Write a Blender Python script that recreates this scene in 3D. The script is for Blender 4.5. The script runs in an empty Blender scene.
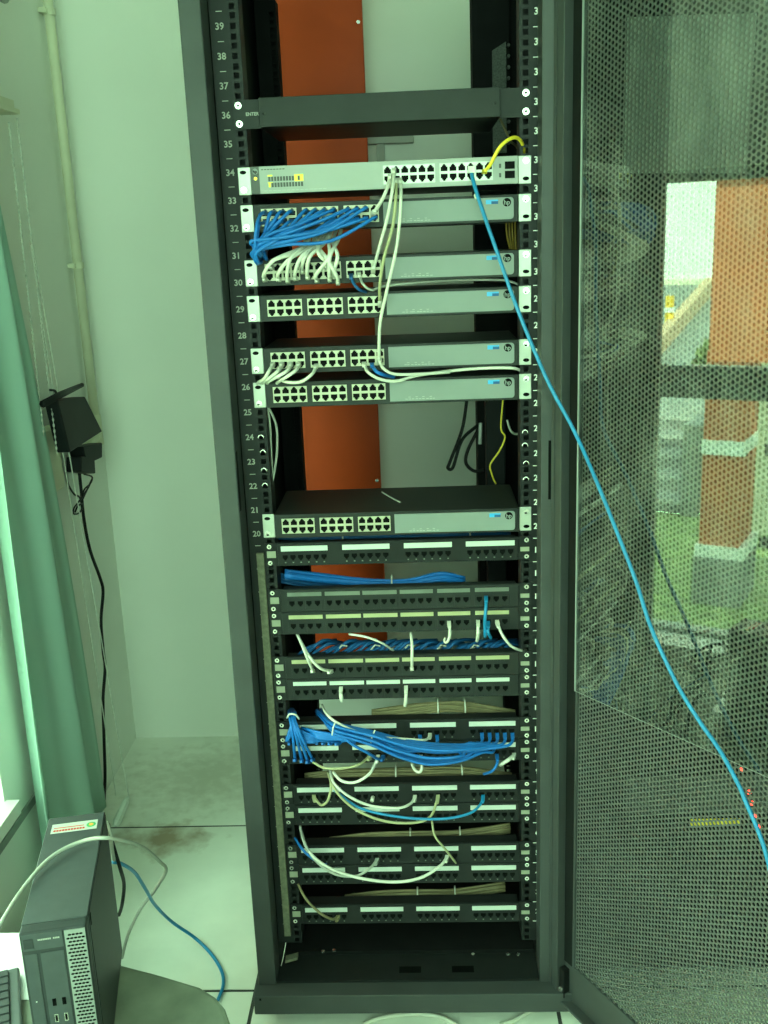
import bpy, bmesh, math, random
from mathutils import Vector, Matrix
random.seed(7)
sc = bpy.context.scene
COL = sc.collection
# ------------------------------------------------------------------ camera
F = 1008.9
CR = Vector((0.99878569, 0.03158512, -0.03780916))
CD = Vector((-0.02833385, -0.25955849, -0.96531165))
CF = Vector((-0.04030318, 0.96521074, -0.25834838))
CP = Vector((0.0513, -1.7497, 1.5001))
cam = bpy.data.cameras.new('camera'); camo = bpy.data.objects.new('camera', cam); COL.objects.link(camo)
cam.sensor_fit = 'HORIZONTAL'; cam.sensor_width = 36.0; cam.lens = F / 768 * 36.0
cam.clip_start = 0.02; cam.clip_end = 200
camo.matrix_world = Matrix(((CR.x, -CD.x, -CF.x, CP.x), (CR.y, -CD.y, -CF.y, CP.y), (CR.z, -CD.z, -CF.z, CP.z), (0, 0, 0, 1)))
sc.camera = camo
# ------------------------------------------------------------------ world, sun, exposure
SKY = (0.66, 1.0, 0.75)
SKY_STRENGTH = 10.0
wd = bpy.data.worlds.new('sky'); sc.world = wd; wd.use_nodes = True
bg = wd.node_tree.nodes['Background']
bg.inputs[0].default_value = SKY + (1,); bg.inputs[1].default_value = SKY_STRENGTH
sl = bpy.data.lights.new('sun', 'SUN'); sl.energy = 20; sl.color = (0.80, 1.0, 0.66); sl.angle = 0.01
so = bpy.data.objects.new('sun', sl); COL.objects.link(so)
so.rotation_euler = (math.radians(18), math.radians(40), 0)          # from high over the roof, +x side
pl = bpy.data.lights.new('window_daylight', 'AREA'); pl.shape = 'RECTANGLE'; pl.size = 1.32; pl.size_y = 2.1
pl.cycles.is_portal = True
po = bpy.data.objects.new('window_daylight', pl); COL.objects.link(po)
po.location = (-1.05, -.85, .995); po.rotation_euler = (0, math.radians(-90), 0)
pl2 = bpy.data.lights.new('window_daylight', 'AREA'); pl2.shape = 'RECTANGLE'; pl2.size = 1.6; pl2.size_y = 1.4; pl2.cycles.is_portal = True  # portal for the window added behind the viewer
po2 = bpy.data.objects.new('window_daylight', pl2); COL.objects.link(po2); po2.location = (0, -2.83, 1.8); po2.rotation_euler = (math.radians(90), 0, 0)
vs = sc.view_settings
vs.view_transform = 'Standard'; vs.look = 'None'; vs.gamma = 1.0; vs.use_curve_mapping = False; vs.exposure = 0.22
sc.cycles.max_bounces = 10; sc.cycles.diffuse_bounces = 5; sc.cycles.transparent_max_bounces = 12

# ------------------------------------------------------------------ helpers
def px(x, y, X=None, Y=None, Z=None):
    """point in the room, on the given plane, seen at photo pixel (x, y)"""
    d = CR * ((x - 384) / F) + CD * ((y - 512) / F) + CF
    if X is not None: t = (X - CP.x) / d.x
    elif Y is not None: t = (Y - CP.y) / d.y
    else: t = (Z - CP.z) / d.z
    return CP + d * t

MATS = {}
def P(name, rgb, rough=.5, metal=0.0, var=.12, scale=25., bump=0.0, spec=.5, trans=0., sheen=0.):
    m = bpy.data.materials.new(name); m.use_nodes = True
    nt = m.node_tree; b = nt.nodes['Principled BSDF']
    tc = nt.nodes.new('ShaderNodeTexCoord'); no = nt.nodes.new('ShaderNodeTexNoise')
    no.inputs['Scale'].default_value = scale; no.inputs['Detail'].default_value = 6
    nt.links.new(tc.outputs['Object'], no.inputs['Vector'])
    cr = nt.nodes.new('ShaderNodeValToRGB')
    cr.color_ramp.elements[0].position = .3; cr.color_ramp.elements[1].position = .7
    cr.color_ramp.elements[0].color = tuple(c * (1 - var) for c in rgb) + (1,)
    cr.color_ramp.elements[1].color = tuple(min(1, c * (1 + var)) for c in rgb) + (1,)
    nt.links.new(no.outputs['Fac'], cr.inputs[0]); nt.links.new(cr.outputs[0], b.inputs['Base Color'])
    b.inputs['Roughness'].default_value = rough; b.inputs['Metallic'].default_value = metal
    b.inputs['Specular IOR Level'].default_value = spec
    if trans: b.inputs['Transmission Weight'].default_value = trans
    if bump:
        bp = nt.nodes.new('ShaderNodeBump'); bp.inputs['Strength'].default_value = bump; bp.inputs['Distance'].default_value = .004
        nt.links.new(no.outputs['Fac'], bp.inputs['Height']); nt.links.new(bp.outputs[0], b.inputs['Normal'])
    MATS[name] = m
    return m

P('wall_paint', (.78, .80, .74), .7, var=.03, scale=3, bump=.03)
P('tile', (.76, .78, .70), .35, var=.06, scale=9)
P('grout', (.045, .05, .045), .9)
P('ceiling', (.80, .80, .78), .8, var=.02)
P('rack_grey', (.043, .048, .048), .45, var=.10, scale=14, spec=0.3)
P('rack_dark', (.012, .014, .014), .5, var=.15, spec=0.2)
P('rack_black', (.007, .008, .008), .7, var=.2, spec=0.12)
P('white_print', (.75, .76, .72), .6, var=.05)
P('worn_print', (.30, .31, .27), .7, var=.2)
P('wire_tan', (.26, .17, .02), .5)
P('vent_grey', (.10, .11, .10), .6, var=.35, scale=300, spec=.2)
P('foam', (.13, .13, .09), .95, var=.25, scale=120, bump=.4)
P('foam_light', (.28, .29, .22), .6, var=.1)
P('silver', (.46, .48, .43), .38, metal=.35, var=.06)
P('steel', (.75, .75, .72), .25, metal=.9, var=.05)
P('switch_body', (.019, .022, .021), .45, var=.1, spec=0.2)
P('fascia', (.20, .225, .22), .42, var=.05, scale=8, spec=0.3)
P('switch_white', (.27, .285, .265), .4, var=.03)
P('black', (.003, .0035, .0035), .5, var=.1, spec=0.04)
P('dark_strip', (.05, .055, .05), .5)
P('port_metal', (.42, .41, .31), .4, metal=.2, var=.08)
P('led_yellow', (.85, .75, .04), .4, var=.05)
P('sticker_blue', (.03, .33, .70), .4, var=.05)
P('panel_black', (.015, .017, .017), .42, var=.15, spec=0.15)
P('panel_charcoal', (.020, .023, .022), .5, var=.12, spec=0.18)
P('label_white', (.50, .53, .50), .5, var=.04)
P('label_cream', (.36, .35, .20), .5, var=.06)
P('label_dull', (.12, .135, .115), .5, var=.15)
P('cable_blue', (.010, .135, .46), .42, var=.12, spec=0.3)
P('cable_navy', (.012, .09, .25), .45, var=.12, spec=0.3)
P('cable_cyan', (.008, .205, .44), .38, var=.06)
P('cable_white', (.62, .61, .54), .45, var=.06)
P('cable_beige', (.20, .165, .085), .6, var=.2)
P('cable_yellow', (.80, .62, .04), .45, var=.06)
P('cable_grey', (.36, .37, .33), .5, var=.08)
P('cable_black', (.008, .009, .009), .5, var=.1, spec=0.2)
P('orange', (.52, .060, .008), .5, var=.12, scale=5, spec=.2)
P('pvc', (.66, .66, .50), .5, var=.07, scale=12)
P('plastic_black', (.012, .014, .015), .5, var=.15, spec=0.15)
P('pc_grey', (.055, .065, .068), .5, var=.06, scale=60, spec=0.3)
P('pc_dark', (.030, .036, .038), .45, var=.08, spec=0.25)
P('pc_grille', (.30, .32, .31), .4, metal=.3, var=.05)
P('red', (.55, .03, .02), .5)
P('green_print', (.05, .35, .12), .5)
P('orange_print', (.75, .30, .05), .5)
P('cloth_grey', (.22, .24, .19), .95, var=.18, scale=18, bump=.3)
P('paper', (.85, .87, .85), .8, var=.02)
P('keyboard', (.07, .08, .08), .5)
P('keycap', (.035, .04, .042), .5, spec=0.3)
P('window_frame', (.34, .38, .36), .5, var=.08)
P('cord', (.55, .58, .52), .6)
P('clear_tag', (.60, .66, .58), .35)
P('brick_orange', (.50, .155, .06), .8, var=.12, scale=4)
P('concrete', (.22, .235, .22), .85, var=.15, scale=3)
P('asphalt_pale', (.42, .44, .41), .9)
P('asphalt', (.20, .22, .21), .9, var=.2, scale=6)
P('grass', (.20, .26, .10), .95, var=.45, scale=14, bump=.5)
P('facade_white', (.75, .80, .76), .8, var=.06, scale=1)
P('facade_cream', (.70, .68, .52), .8, var=.06)
P('glass_teal', (.03, .16, .14), .15)
P('bollard_yellow', (.80, .50, .03), .5)
P('kerb_tan', (.55, .38, .26), .8)
P('led_red_body', (.35, .02, .02), .4)

def led(name, rgb, s):
    m = bpy.data.materials.new(name); m.use_nodes = True
    b = m.node_tree.nodes['Principled BSDF']; b.inputs['Base Color'].default_value = rgb + (1,)
    b.inputs['Emission Color'].default_value = rgb + (1,); b.inputs['Emission Strength'].default_value = s
    MATS[name] = m
led('led_red', (1, .06, .04), 3.0)
led('led_lit', (.9, .85, .05), 1.2)

def glassy(name, ior, tint=(1, 1, 1), rough=.0, haze=0., hazecol=(.5, .6, .5)):
    m = bpy.data.materials.new(name); m.use_nodes = True
    nt = m.node_tree; nt.nodes.remove(nt.nodes['Principled BSDF'])
    out = nt.nodes['Material Output']
    r0 = ((ior - 1) / (ior + 1)) ** 2
    lw = nt.nodes.new('ShaderNodeLayerWeight'); lw.inputs[0].default_value = .5
    pw = nt.nodes.new('ShaderNodeMath'); pw.operation = 'POWER'; pw.inputs[1].default_value = 5; nt.links.new(lw.outputs['Facing'], pw.inputs[0])
    fr = nt.nodes.new('ShaderNodeMath'); fr.operation = 'MULTIPLY_ADD'; fr.inputs[1].default_value = 1 - r0; fr.inputs[2].default_value = r0; nt.links.new(pw.outputs[0], fr.inputs[0])
    tr = nt.nodes.new('ShaderNodeBsdfTransparent'); tr.inputs[0].default_value = tint + (1,)
    gl = nt.nodes.new('ShaderNodeBsdfGlossy'); gl.inputs['Roughness'].default_value = rough
    mx = nt.nodes.new('ShaderNodeMixShader')
    nt.links.new(fr.outputs[0], mx.inputs[0]); nt.links.new(tr.outputs[0], mx.inputs[1]); nt.links.new(gl.outputs[0], mx.inputs[2])
    last = mx
    if haze:
        df = nt.nodes.new('ShaderNodeBsdfDiffuse'); df.inputs[0].default_value = hazecol + (1,)
        tc = nt.nodes.new('ShaderNodeTexCoord'); mp = nt.nodes.new('ShaderNodeMapping'); mp.inputs['Scale'].default_value = (9, 9, 3.2)
        mp.inputs['Rotation'].default_value = (0, .5, 0)
        no = nt.nodes.new('ShaderNodeTexNoise'); no.inputs['Scale'].default_value = 1.6; no.inputs['Detail'].default_value = 9; no.inputs['Roughness'].default_value = .68
        nt.links.new(tc.outputs['Object'], mp.inputs[0]); nt.links.new(mp.outputs[0], no.inputs['Vector'])
        cr = nt.nodes.new('ShaderNodeValToRGB')
        cr.color_ramp.elements[0].position = .48; cr.color_ramp.elements[0].color = (0, 0, 0, 1)
        cr.color_ramp.elements[1].position = .80; cr.color_ramp.elements[1].color = (haze, haze, haze, 1)
        nt.links.new(no.outputs['Fac'], cr.inputs[0])
        m2 = nt.nodes.new('ShaderNodeMixShader')
        nt.links.new(cr.outputs[0], m2.inputs[0]); nt.links.new(last.outputs[0], m2.inputs[1]); nt.links.new(df.outputs[0], m2.inputs[2]); last = m2
    nt.links.new(last.outputs[0], out.inputs[0])
    MATS[name] = m
glassy('window_glass', 1.45, (.94, 1, .95))
glassy('film', 2.25, (.97, 1, .98), .0, haze=.16, hazecol=(.62, .66, .60))

# curtain: thin green fabric that lets daylight through
m = bpy.data.materials.new('curtain'); m.use_nodes = True; nt = m.node_tree
b = nt.nodes['Principled BSDF']; b.inputs['Base Color'].default_value = (.48, .70, .62, 1); b.inputs['Roughness'].default_value = .8
tl = nt.nodes.new('ShaderNodeBsdfTranslucent'); tl.inputs[0].default_value = (.45, .72, .56, 1)
mx = nt.nodes.new('ShaderNodeMixShader'); mx.inputs[0].default_value = .28
nt.links.new(b.outputs[0], mx.inputs[1]); nt.links.new(tl.outputs[0], mx.inputs[2]); nt.links.new(mx.outputs[0], nt.nodes['Material Output'].inputs[0])
MATS['curtain'] = m

# floor tiles carry a rusty water stain of their own near the left wall
m = P('tile_stained', (.76, .78, .70), .35, var=.06, scale=9); nt = m.node_tree; b = nt.nodes['Principled BSDF']
base = [n for n in nt.nodes if n.type == 'VALTORGB'][0]
geo = nt.nodes.new('ShaderNodeNewGeometry')
def stain(cx, cy, sx, sy, col, amount, prev, nscale):
    mp = nt.nodes.new('ShaderNodeMapping'); mp.vector_type = 'POINT'
    mp.inputs['Location'].default_value = (-cx * sx, -cy * sy, 0); mp.inputs['Scale'].default_value = (sx, sy, 0)
    nt.links.new(geo.outputs['Position'], mp.inputs[0])
    ln = nt.nodes.new('ShaderNodeVectorMath'); ln.operation = 'LENGTH'; nt.links.new(mp.outputs[0], ln.inputs[0])
    no = nt.nodes.new('ShaderNodeTexNoise'); no.inputs['Scale'].default_value = nscale; no.inputs['Detail'].default_value = 8
    nt.links.new(geo.outputs['Position'], no.inputs['Vector'])
    s = nt.nodes.new('ShaderNodeMath'); s.operation = 'MULTIPLY_ADD'; s.inputs[1].default_value = 1.8; nt.links.new(no.outputs['Fac'], s.inputs[0]); nt.links.new(ln.outputs['Value'], s.inputs[2])
    cr = nt.nodes.new('ShaderNodeValToRGB')
    cr.color_ramp.elements[0].position = .62; cr.color_ramp.elements[0].color = (amount,) * 3 + (1,)
    cr.color_ramp.elements[1].position = 1.0; cr.color_ramp.elements[1].color = (0, 0, 0, 1)
    hl = nt.nodes.new('ShaderNodeMath'); hl.operation = 'MULTIPLY'; hl.inputs[1].default_value = .6; nt.links.new(s.outputs[0], hl.inputs[0]); nt.links.new(hl.outputs[0], cr.inputs[0])
    mix = nt.nodes.new('ShaderNodeMix'); mix.data_type = 'RGBA'
    nt.links.new(cr.outputs[0], mix.inputs[0]); nt.links.new(prev, mix.inputs[6]); mix.inputs[7].default_value = col + (1,)
    return mix.outputs[2]
o1 = stain(-.66, .58, 5.5, 9.0, (.24, .135, .045), .8, base.outputs[0], 16)
o2 = stain(-.62, .90, 2.6, 3.4, (.30, .27, .17), .34, o1, 30)
nt.links.new(o2, b.inputs['Base Color'])

def tag(o, label=None, cat=None, group=None, kind=None):
    if label: o['label'] = label
    if cat: o['category'] = cat
    if group: o['group'] = group
    if kind: o['kind'] = kind
    return o

class MB:
    def __init__(s): s.v = []; s.f = []
    def box(s, x0, x1, y0, y1, z0, z1):
        n = len(s.v)
        s.v += [(x, y, z) for z in (z0, z1) for y in (y0, y1) for x in (x0, x1)]
        s.f += [tuple(n + i for i in q) for q in ((0, 2, 3, 1), (4, 5, 7, 6), (0, 1, 5, 4), (2, 6, 7, 3), (0, 4, 6, 2), (1, 3, 7, 5))]
        return s
    def hexa(s, pts):   # 8 points, order as box
        n = len(s.v); s.v += [tuple(p) for p in pts]
        s.f += [tuple(n + i for i in q) for q in ((0, 2, 3, 1), (4, 5, 7, 6), (0, 1, 5, 4), (2, 6, 7, 3), (0, 4, 6, 2), (1, 3, 7, 5))]
        return s
    def prism(s, poly, a0, a1, axis='y'):   # poly in the two other axes (x,z) / (y,z) / (x,y)
        n = len(s.v); k = len(poly)
        for a in (a0, a1):
            for (p, q) in poly:
                s.v.append((p, a, q) if axis == 'y' else ((a, p, q) if axis == 'x' else (p, q, a)))
        s.f.append(tuple(n + i for i in range(k))); s.f.append(tuple(n + k + i for i in reversed(range(k))))
        for i in range(k):
            j = (i + 1) % k; s.f.append((n + i, n + k + i, n + k + j, n + j))
        return s
    def disc(s, cx, cz, r, y0, y1, seg=14, axis='y'):
        return s.prism([(cx + r * math.cos(2 * math.pi * i / seg), cz + r * math.sin(2 * math.pi * i / seg)) for i in range(seg)], y0, y1, axis)
    def tube(s, pts, r, seg=8, radii=None):
        pts = [Vector(p) for p in pts]; n0 = len(s.v); nrm = None
        for i, p in enumerate(pts):
            t = (pts[min(i + 1, len(pts) - 1)] - pts[max(i - 1, 0)])
            t = t.normalized() if t.length > 1e-9 else Vector((0, 0, 1))
            if nrm is None:
                nrm = t.orthogonal().normalized()
            else:
                nrm = (nrm - t * nrm.dot(t)); nrm = nrm.normalized() if nrm.length > 1e-9 else t.orthogonal().normalized()
            bn = t.cross(nrm); rr = radii[i] if radii else r
            for k in range(seg):
                a = 2 * math.pi * k / seg; q = p + nrm * (rr * math.cos(a)) + bn * (rr * math.sin(a)); s.v.append(tuple(q))
        for i in range(len(pts) - 1):
            for k in range(seg):
                k2 = (k + 1) % seg
                s.f.append((n0 + i * seg + k, n0 + i * seg + k2, n0 + (i + 1) * seg + k2, n0 + (i + 1) * seg + k))
        s.f.append(tuple(n0 + k for k in reversed(range(seg))))
        e = n0 + (len(pts) - 1) * seg; s.f.append(tuple(e + k for k in range(seg)))
        return s
    def mesh(s, name, off=(0, 0, 0), smooth=False, fix=True):
        me = bpy.data.meshes.new(name); o = Vector(off)
        me.from_pydata([tuple(Vector(p) - o) for p in s.v] if any(off) else s.v, [], s.f)
        if fix:
            bm = bmesh.new(); bm.from_mesh(me); bmesh.ops.recalc_face_normals(bm, faces=bm.faces); bm.to_mesh(me); bm.free()
        if smooth: me.polygons.foreach_set('use_smooth', [True] * len(me.polygons))
        me.update(); return me
    def build(s, name, mat, parent=None, smooth=False, off=(0, 0, 0), bevel=0, fix=True):
        return link(name, s.mesh(name, off, smooth, fix), mat, parent, bevel=bevel)

def link(name, me, mat, parent=None, loc=(0, 0, 0), bevel=0):
    if mat and not me.materials: me.materials.append(MATS[mat] if isinstance(mat, str) else mat)
    o = bpy.data.objects.new(name, me); COL.objects.link(o); o.location = loc
    if parent: o.parent = parent
    if bevel:
        bv = o.modifiers.new('bevel', 'BEVEL'); bv.width = bevel; bv.segments = 2; bv.limit_method = 'ANGLE'
    return o
def root(name, loc, label, cat, group=None, rz=0):
    o = bpy.data.objects.new(name, None); COL.objects.link(o); o.location = loc; o.rotation_euler = (0, 0, rz)
    o.empty_display_size = .05
    return tag(o, label, cat, group)
def spline(pts, n=8):
    pts = [Vector(p) for p in pts]
    if len(pts) < 3: return pts
    out = []; q = [pts[0] * 2 - pts[1]] + pts + [pts[-1] * 2 - pts[-2]]
    for i in range(1, len(q) - 2):
        p0, p1, p2, p3 = q[i - 1:i + 3]
        for k in range(n):
            t = k / n
            out.append(.5 * ((2 * p1) + (p2 - p0) * t + (2 * p0 - 5 * p1 + 4 * p2 - p3) * t * t + (3 * p1 - p0 - 3 * p2 + p3) * t ** 3))
    out.append(pts[-1]); return out
TXT = {}
def text_mesh(s, size, mat):
    if (s, size, mat) in TXT: return TXT[(s, size, mat)]
    cu = bpy.data.curves.new('text', 'FONT'); cu.body = s; cu.size = size; cu.align_x = 'CENTER'; cu.align_y = 'CENTER'; cu.extrude = .0003
    cu.resolution_u = 2; cu.offset = size * .02
    o = bpy.data.objects.new('text', cu); COL.objects.link(o)
    dg = bpy.context.evaluated_depsgraph_get(); me = bpy.data.meshes.new_from_object(o.evaluated_get(dg))
    bpy.data.objects.remove(o); me.materials.clear(); me.materials.append(MATS[mat]); TXT[(s, size, mat)] = me
    return me
def text(name, s, size, mat, parent, loc, rot=(math.pi / 2, 0, 0)):
    o = link(name, text_mesh(s, size, mat), None, parent, loc); o.rotation_euler = rot; return o
def grp(z): return z
U = .04445
Z38 = 1.82
def zU(n): return Z38 - n * U

# ------------------------------------------------------------------ room
WL, WB, WR, WF, CH = -.89, 1.15, 2.4, -2.7, 2.75
FX0, FX1, FZ0, FZ1 = -.8, .8, 1.1, 2.5           # unseen window behind the viewer, added to brighten back wall and rack
WY0, WY1, WZ0, WZ1 = -1.9, .20, .335, 1.655      # window opening in the left wall
fl = tag(MB().box(WL - .15, WR, WF, WB + .15, -.06, -.0015).build('floor', 'grout'), kind='structure')
TS = .62; G = .004
xs_ = [-.95 + TS * i for i in range(0, 6)]; ys_ = [.018 + TS * j for j in range(-5, 2)]
for i, x in enumerate(xs_):
    for j, y in enumerate(ys_):
        x0, x1 = max(x + G, WL - .02), min(x + TS - G, WR); y0, y1 = max(y + G, WF), min(y + TS - G, WB)
        if x1 > x0 and y1 > y0:
            MB().box(x0, x1, y0, y1, -.006, 0).build('tile', 'tile_stained' if i < 2 and y > -.1 else 'tile', fl)
tag(MB().box(WL - .15, WR + .1, WB, WB + .15, 0, CH).build('wall_back', 'wall_paint'), kind='structure')
w = MB().box(WL - .15, WL, WY1, WB, 0, CH).box(WL - .15, WL, WF, WY0, 0, CH).box(WL - .15, WL, WY0, WY1, 0, WZ0).box(WL - .15, WL, WY0, WY1, WZ1, CH)
tag(w.build('wall_left', 'wall_paint'), kind='structure')
tag(MB().box(WR, WR + .15, WF, WB, 0, CH).build('wall_right', 'wall_paint'), kind='structure')
tag(MB().box(WL - .15, FX0, WF - .15, WF, 0, CH).box(FX1, WR + .15, WF - .15, WF, 0, CH).box(FX0, FX1, WF - .15, WF, 0, FZ0).box(FX0, FX1, WF - .15, WF, FZ1, CH).build('wall_front', 'wall_paint'), kind='structure')
tag(MB().box(WL - .3, WR + .15, WF - .15, WB + .15, CH, CH + .15).build('ceiling', 'ceiling'), kind='structure')
# window: outer frame, transom, mullions, panes, inside sill
wn = bpy.data.objects.new('window_1', None); COL.objects.link(wn); wn.location = (WL - .1, 0, 0); tag(wn, kind='structure')
off = (WL - .1, 0, 0); fx0, fx1 = WL - .125, WL - .075
fr = MB().box(fx0, fx1, WY0, WY1, WZ0, WZ0 + .02).box(fx0, fx1, WY0, WY1, WZ1 - .03, WZ1).box(fx0, fx1, WY0, WY0 + .04, WZ0 + .04, WZ1 - .03).box(fx0, fx1, WY1 - .03, WY1, WZ0 + .04, WZ1 - .03)
fr.build('window_frame', 'window_frame', wn, off=off)
MB().box(fx0 + .003, fx1 - .003, WY0 + .04, WY1 - .03, 1.045, 1.135).build('transom', 'window_frame', wn, off=off)
MB().box(fx1 - .003, fx1 + .003, WY0 + .04, WY1 - .03, 1.088, 1.094).build('transom_bead', 'switch_white', wn, off=off)
muls = [-.52, -1.22]
for y in muls:
    MB().box(fx0 + .005, fx1 - .005, y - .022, y + .022, WZ0 + .02, 1.045).build('mullion', 'window_frame', wn, off=off)
    MB().box(fx0 + .005, fx1 - .005, y - .022, y + .022, 1.135, WZ1 - .03).build('mullion', 'window_frame', wn, off=off)
edges = [WY0 + .04] + [v for y in reversed(muls) for v in (y - .022, y + .022)] + [WY1 - .03]
for k in range(0, 6, 2):
    for z0, z1 in ((WZ0 + .02, 1.045), (1.135, WZ1 - .03)):
        MB().box(WL - .102, WL - .098, edges[k], edges[k + 1], z0, z1).build('pane', 'window_glass', wn, off=off)
MB().box(WL - .075, WL + .03, WY0, WY1 + .01, WZ0 - .025, WZ0 + .007).build('window_sill', 'wall_paint', wn, off=off)
w2 = bpy.data.objects.new('added_window', None); COL.objects.link(w2); w2.location = (0, WF - .1, FZ0); tag(w2, kind='structure')  # added window, out of view, lets in extra sky light
off = w2.location.copy()
MB().box(FX0, FX1, WF - .12, WF - .08, FZ0, FZ0 + .04).box(FX0, FX1, WF - .12, WF - .08, FZ1 - .04, FZ1).box(FX0, FX0 + .04, WF - .12, WF - .08, FZ0, FZ1).box(FX1 - .04, FX1, WF - .12, WF - .08, FZ0, FZ1).build('window_frame', 'window_frame', w2, off=off)
for k in range(3):
    xa = FX0 + .02 + k * .52
    if k: MB().box(xa - .02, xa + .02, WF - .118, WF - .082, FZ0 + .04, FZ1 - .04).build('mullion', 'window_frame', w2, off=off)
    MB().box(xa + .02, xa + .50, WF - .102, WF - .098, FZ0 + .04, FZ1 - .04).build('pane', 'window_glass', w2, off=off)
tag(MB().box(WL, WL + .006, WY0, WY1 + .2, .255, .275).build('trim_1', 'switch_white'), kind='structure')

# orange steel panel on the back wall
r = root('orange_panel', (-.174, 1.0, 0), 'tall orange painted steel panel fixed to the wall behind the rack', 'panel')
MB().box(-.310, -.069, .985, 1.02, .27, 2.45).build('panel_sheet', 'orange', r, off=r.location, bevel=.003)
for z in (.45, 1.3, 2.2): MB().box(-.22, -.16, 1.02, WB - .001, z, z + .04).build('bracket', 'steel', r, off=r.location)
for z in (.86, 2.03):
    MB().disc(-.079, z, .0045, .981, .985).build('bolt', 'steel', r, off=r.location)
r = root('wall_conduit', (0.03, WB, 1.75), 'short grey trunking box fixed to the wall behind the rack shelf', 'trunking')
MB().box(-.08, .05, WB - .03, WB, 1.755, 1.785).build('cover', 'cable_grey', r, off=r.location, bevel=.002)
MB().box(-.05, -.03, WB - .025, WB, 1.62, 1.755).build('drop_pipe', 'cable_grey', r, off=r.location)

# ------------------------------------------------------------------ server rack
rk = root('server_rack', (0, .35, 0), 'tall dark grey open server rack full of switches, patch panels and cables', 'server rack')
RO = Vector(rk.location)
def rp(mb, name, mat, parent=rk, **k): return mb.build(name, mat, parent, off=RO, **k)
TOP, BASE = 2.06, .079
YF = -.06
rp(MB().box(-.306, -.271, YF, -.002, BASE, TOP), 'post', 'rack_grey', bevel=.002)
pr = rp(MB().box(.2515, .274, YF, -.002, BASE, TOP).box(.274, .283, YF + .012, -.002, BASE, TOP).box(.283, .300, YF + .002, -.002, BASE, TOP), 'post', 'rack_grey', bevel=.0015)
rp(MB().box(-.300, -.262, .70, .76, BASE, TOP), 'post', 'rack_dark'); rp(MB().box(.262, .300, .70, .76, BASE, TOP), 'post', 'rack_dark')
rp(MB().box(-.2712, -.2703, YF + .004, YF + .016, 1.055, 1.160), 'latch_slot', 'black')
rp(MB().box(.2640, .2685, YF - .0006, YF + .006, 1.062, 1.165), 'latch_slot', 'black')
rp(MB().box(-.302, -.296, .0, .70, BASE, TOP), 'side_panel', 'rack_black'); rp(MB().box(.296, .302, .0, .70, BASE, TOP), 'side_panel', 'rack_black')
rp(MB().box(-.302, .302, YF, .76, TOP, TOP + .03), 'roof', 'rack_grey')
# plinth and base pan
rp(MB().box(-.312, .312, -.092, .76, .036, .079), 'plinth', 'rack_grey', bevel=.002)
pan = rp(MB().box(-.27, .2515, YF + .004, .70, .079, .084), 'base_pan', 'rack_dark')
rp(MB().box(-.262, .25, .02, .70, .084, .092), 'base_step', 'rack_black', pan)
for x0, x1 in ((-.026, .018), (.08, .124)):
    rp(MB().box(x0, x1, -.036, -.018, .084, .0846), 'base_slot', 'black', pan)
for q in ((508, 955), (518, 955), (473, 955), (323, 952), (334, 951)):
    c = px(*q, Z=.092); rp(MB().disc(c.x, c.y, .0035, .092, .095, axis='z'), 'bolt', 'steel', pan)
rp(MB().box(-.3005, -.2965, -.0932, -.092, .070, .074), 'plinth_hole', 'black')
for x in (-.22, .22):
    for y in (0.02, .66):
        c = rp(MB().box(x - .02, x + .02, y - .02, y + .02, .024, .036), 'caster', 'rack_black')
        rp(MB().disc(y, .016, .016, x - .012, x + .012, axis='x'), 'wheel', 'plastic_black', c)
# front rails with punched square holes (three per unit)
def rail(side, y, mat, numbers, dx=0.0):
    s = side; mb = MB(); hw, hh = .0045, .0046
    xi, xo, xh = .2225 + dx, (.2695 if s < 0 else .2600) + dx, .2325 + dx
    def bx(a, b, z0, z1): 
        lo, hi = sorted((s * a, s * b)); mb.box(lo, hi, y - .0012, y + .0012, z0, z1)
    zb, zt = zU(38), zU(-4.5)
    bx(xi, xh - hw, zb, zt); bx(xh + hw, xo, zb, zt)
    zc = []
    for n in range(-4, 38):
        for k in (.15, .5, .85): zc.append(zU(n + k))
    zc.sort(); z = zb
    for c in zc:
        bx(xh - hw, xh + hw, z, c - hh); z = c + hh
    bx(xh - hw, xh + hw, z, zt)
    lo, hi = sorted((s * xi, s * (xi + .002))); mb.box(lo, hi, y + .0012, y + .045, zb, zt)
    lo, hi = sorted((s * (xi - .0), s * xo)); mb.box(lo, hi, y + .040, y + .042, zb, zt)
    o = rp(mb, 'mounting_rail', mat, fix=False)
    if numbers:
        xd = -.2536 if s < 0 else .2495
        dm = MB().box(-.005, .005, -.0004, .0003, -.0006, .0006).mesh('unit_mark')
        dm2 = dm.copy()
        for n in range(-4, 38):
            link('unit_mark', dm if s > 0 else dm2, 'white_print' if s > 0 else 'worn_print', o, Vector((xd, y - .0014, zU(n))) - RO)
            if 38 - n - 0 >= 1 and (s > 0 or n < 19):
                text('unit_number', str(38 - n), .0145, 'white_print' if s > 0 else 'worn_print', o, Vector((xd + (.0035 if s > 0 else -.0005), y - .0016, zU(n + .5))) - RO)
    return o
rail(-1, 0, 'rack_dark', True); rail(1, 0, 'rack_dark', True)
rail(-1, .66, 'rack_black', False, .021); rail(1, .66, 'rack_black', False, .021)
a, b_ = px(263, 545, Y=-.002), px(275, 920, Y=-.002)
rp(MB().box(-.2565, -.2435, -.008, -.0012, zU(38) + .02, zU(19.3)), 'foam_strip', 'foam')
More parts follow.
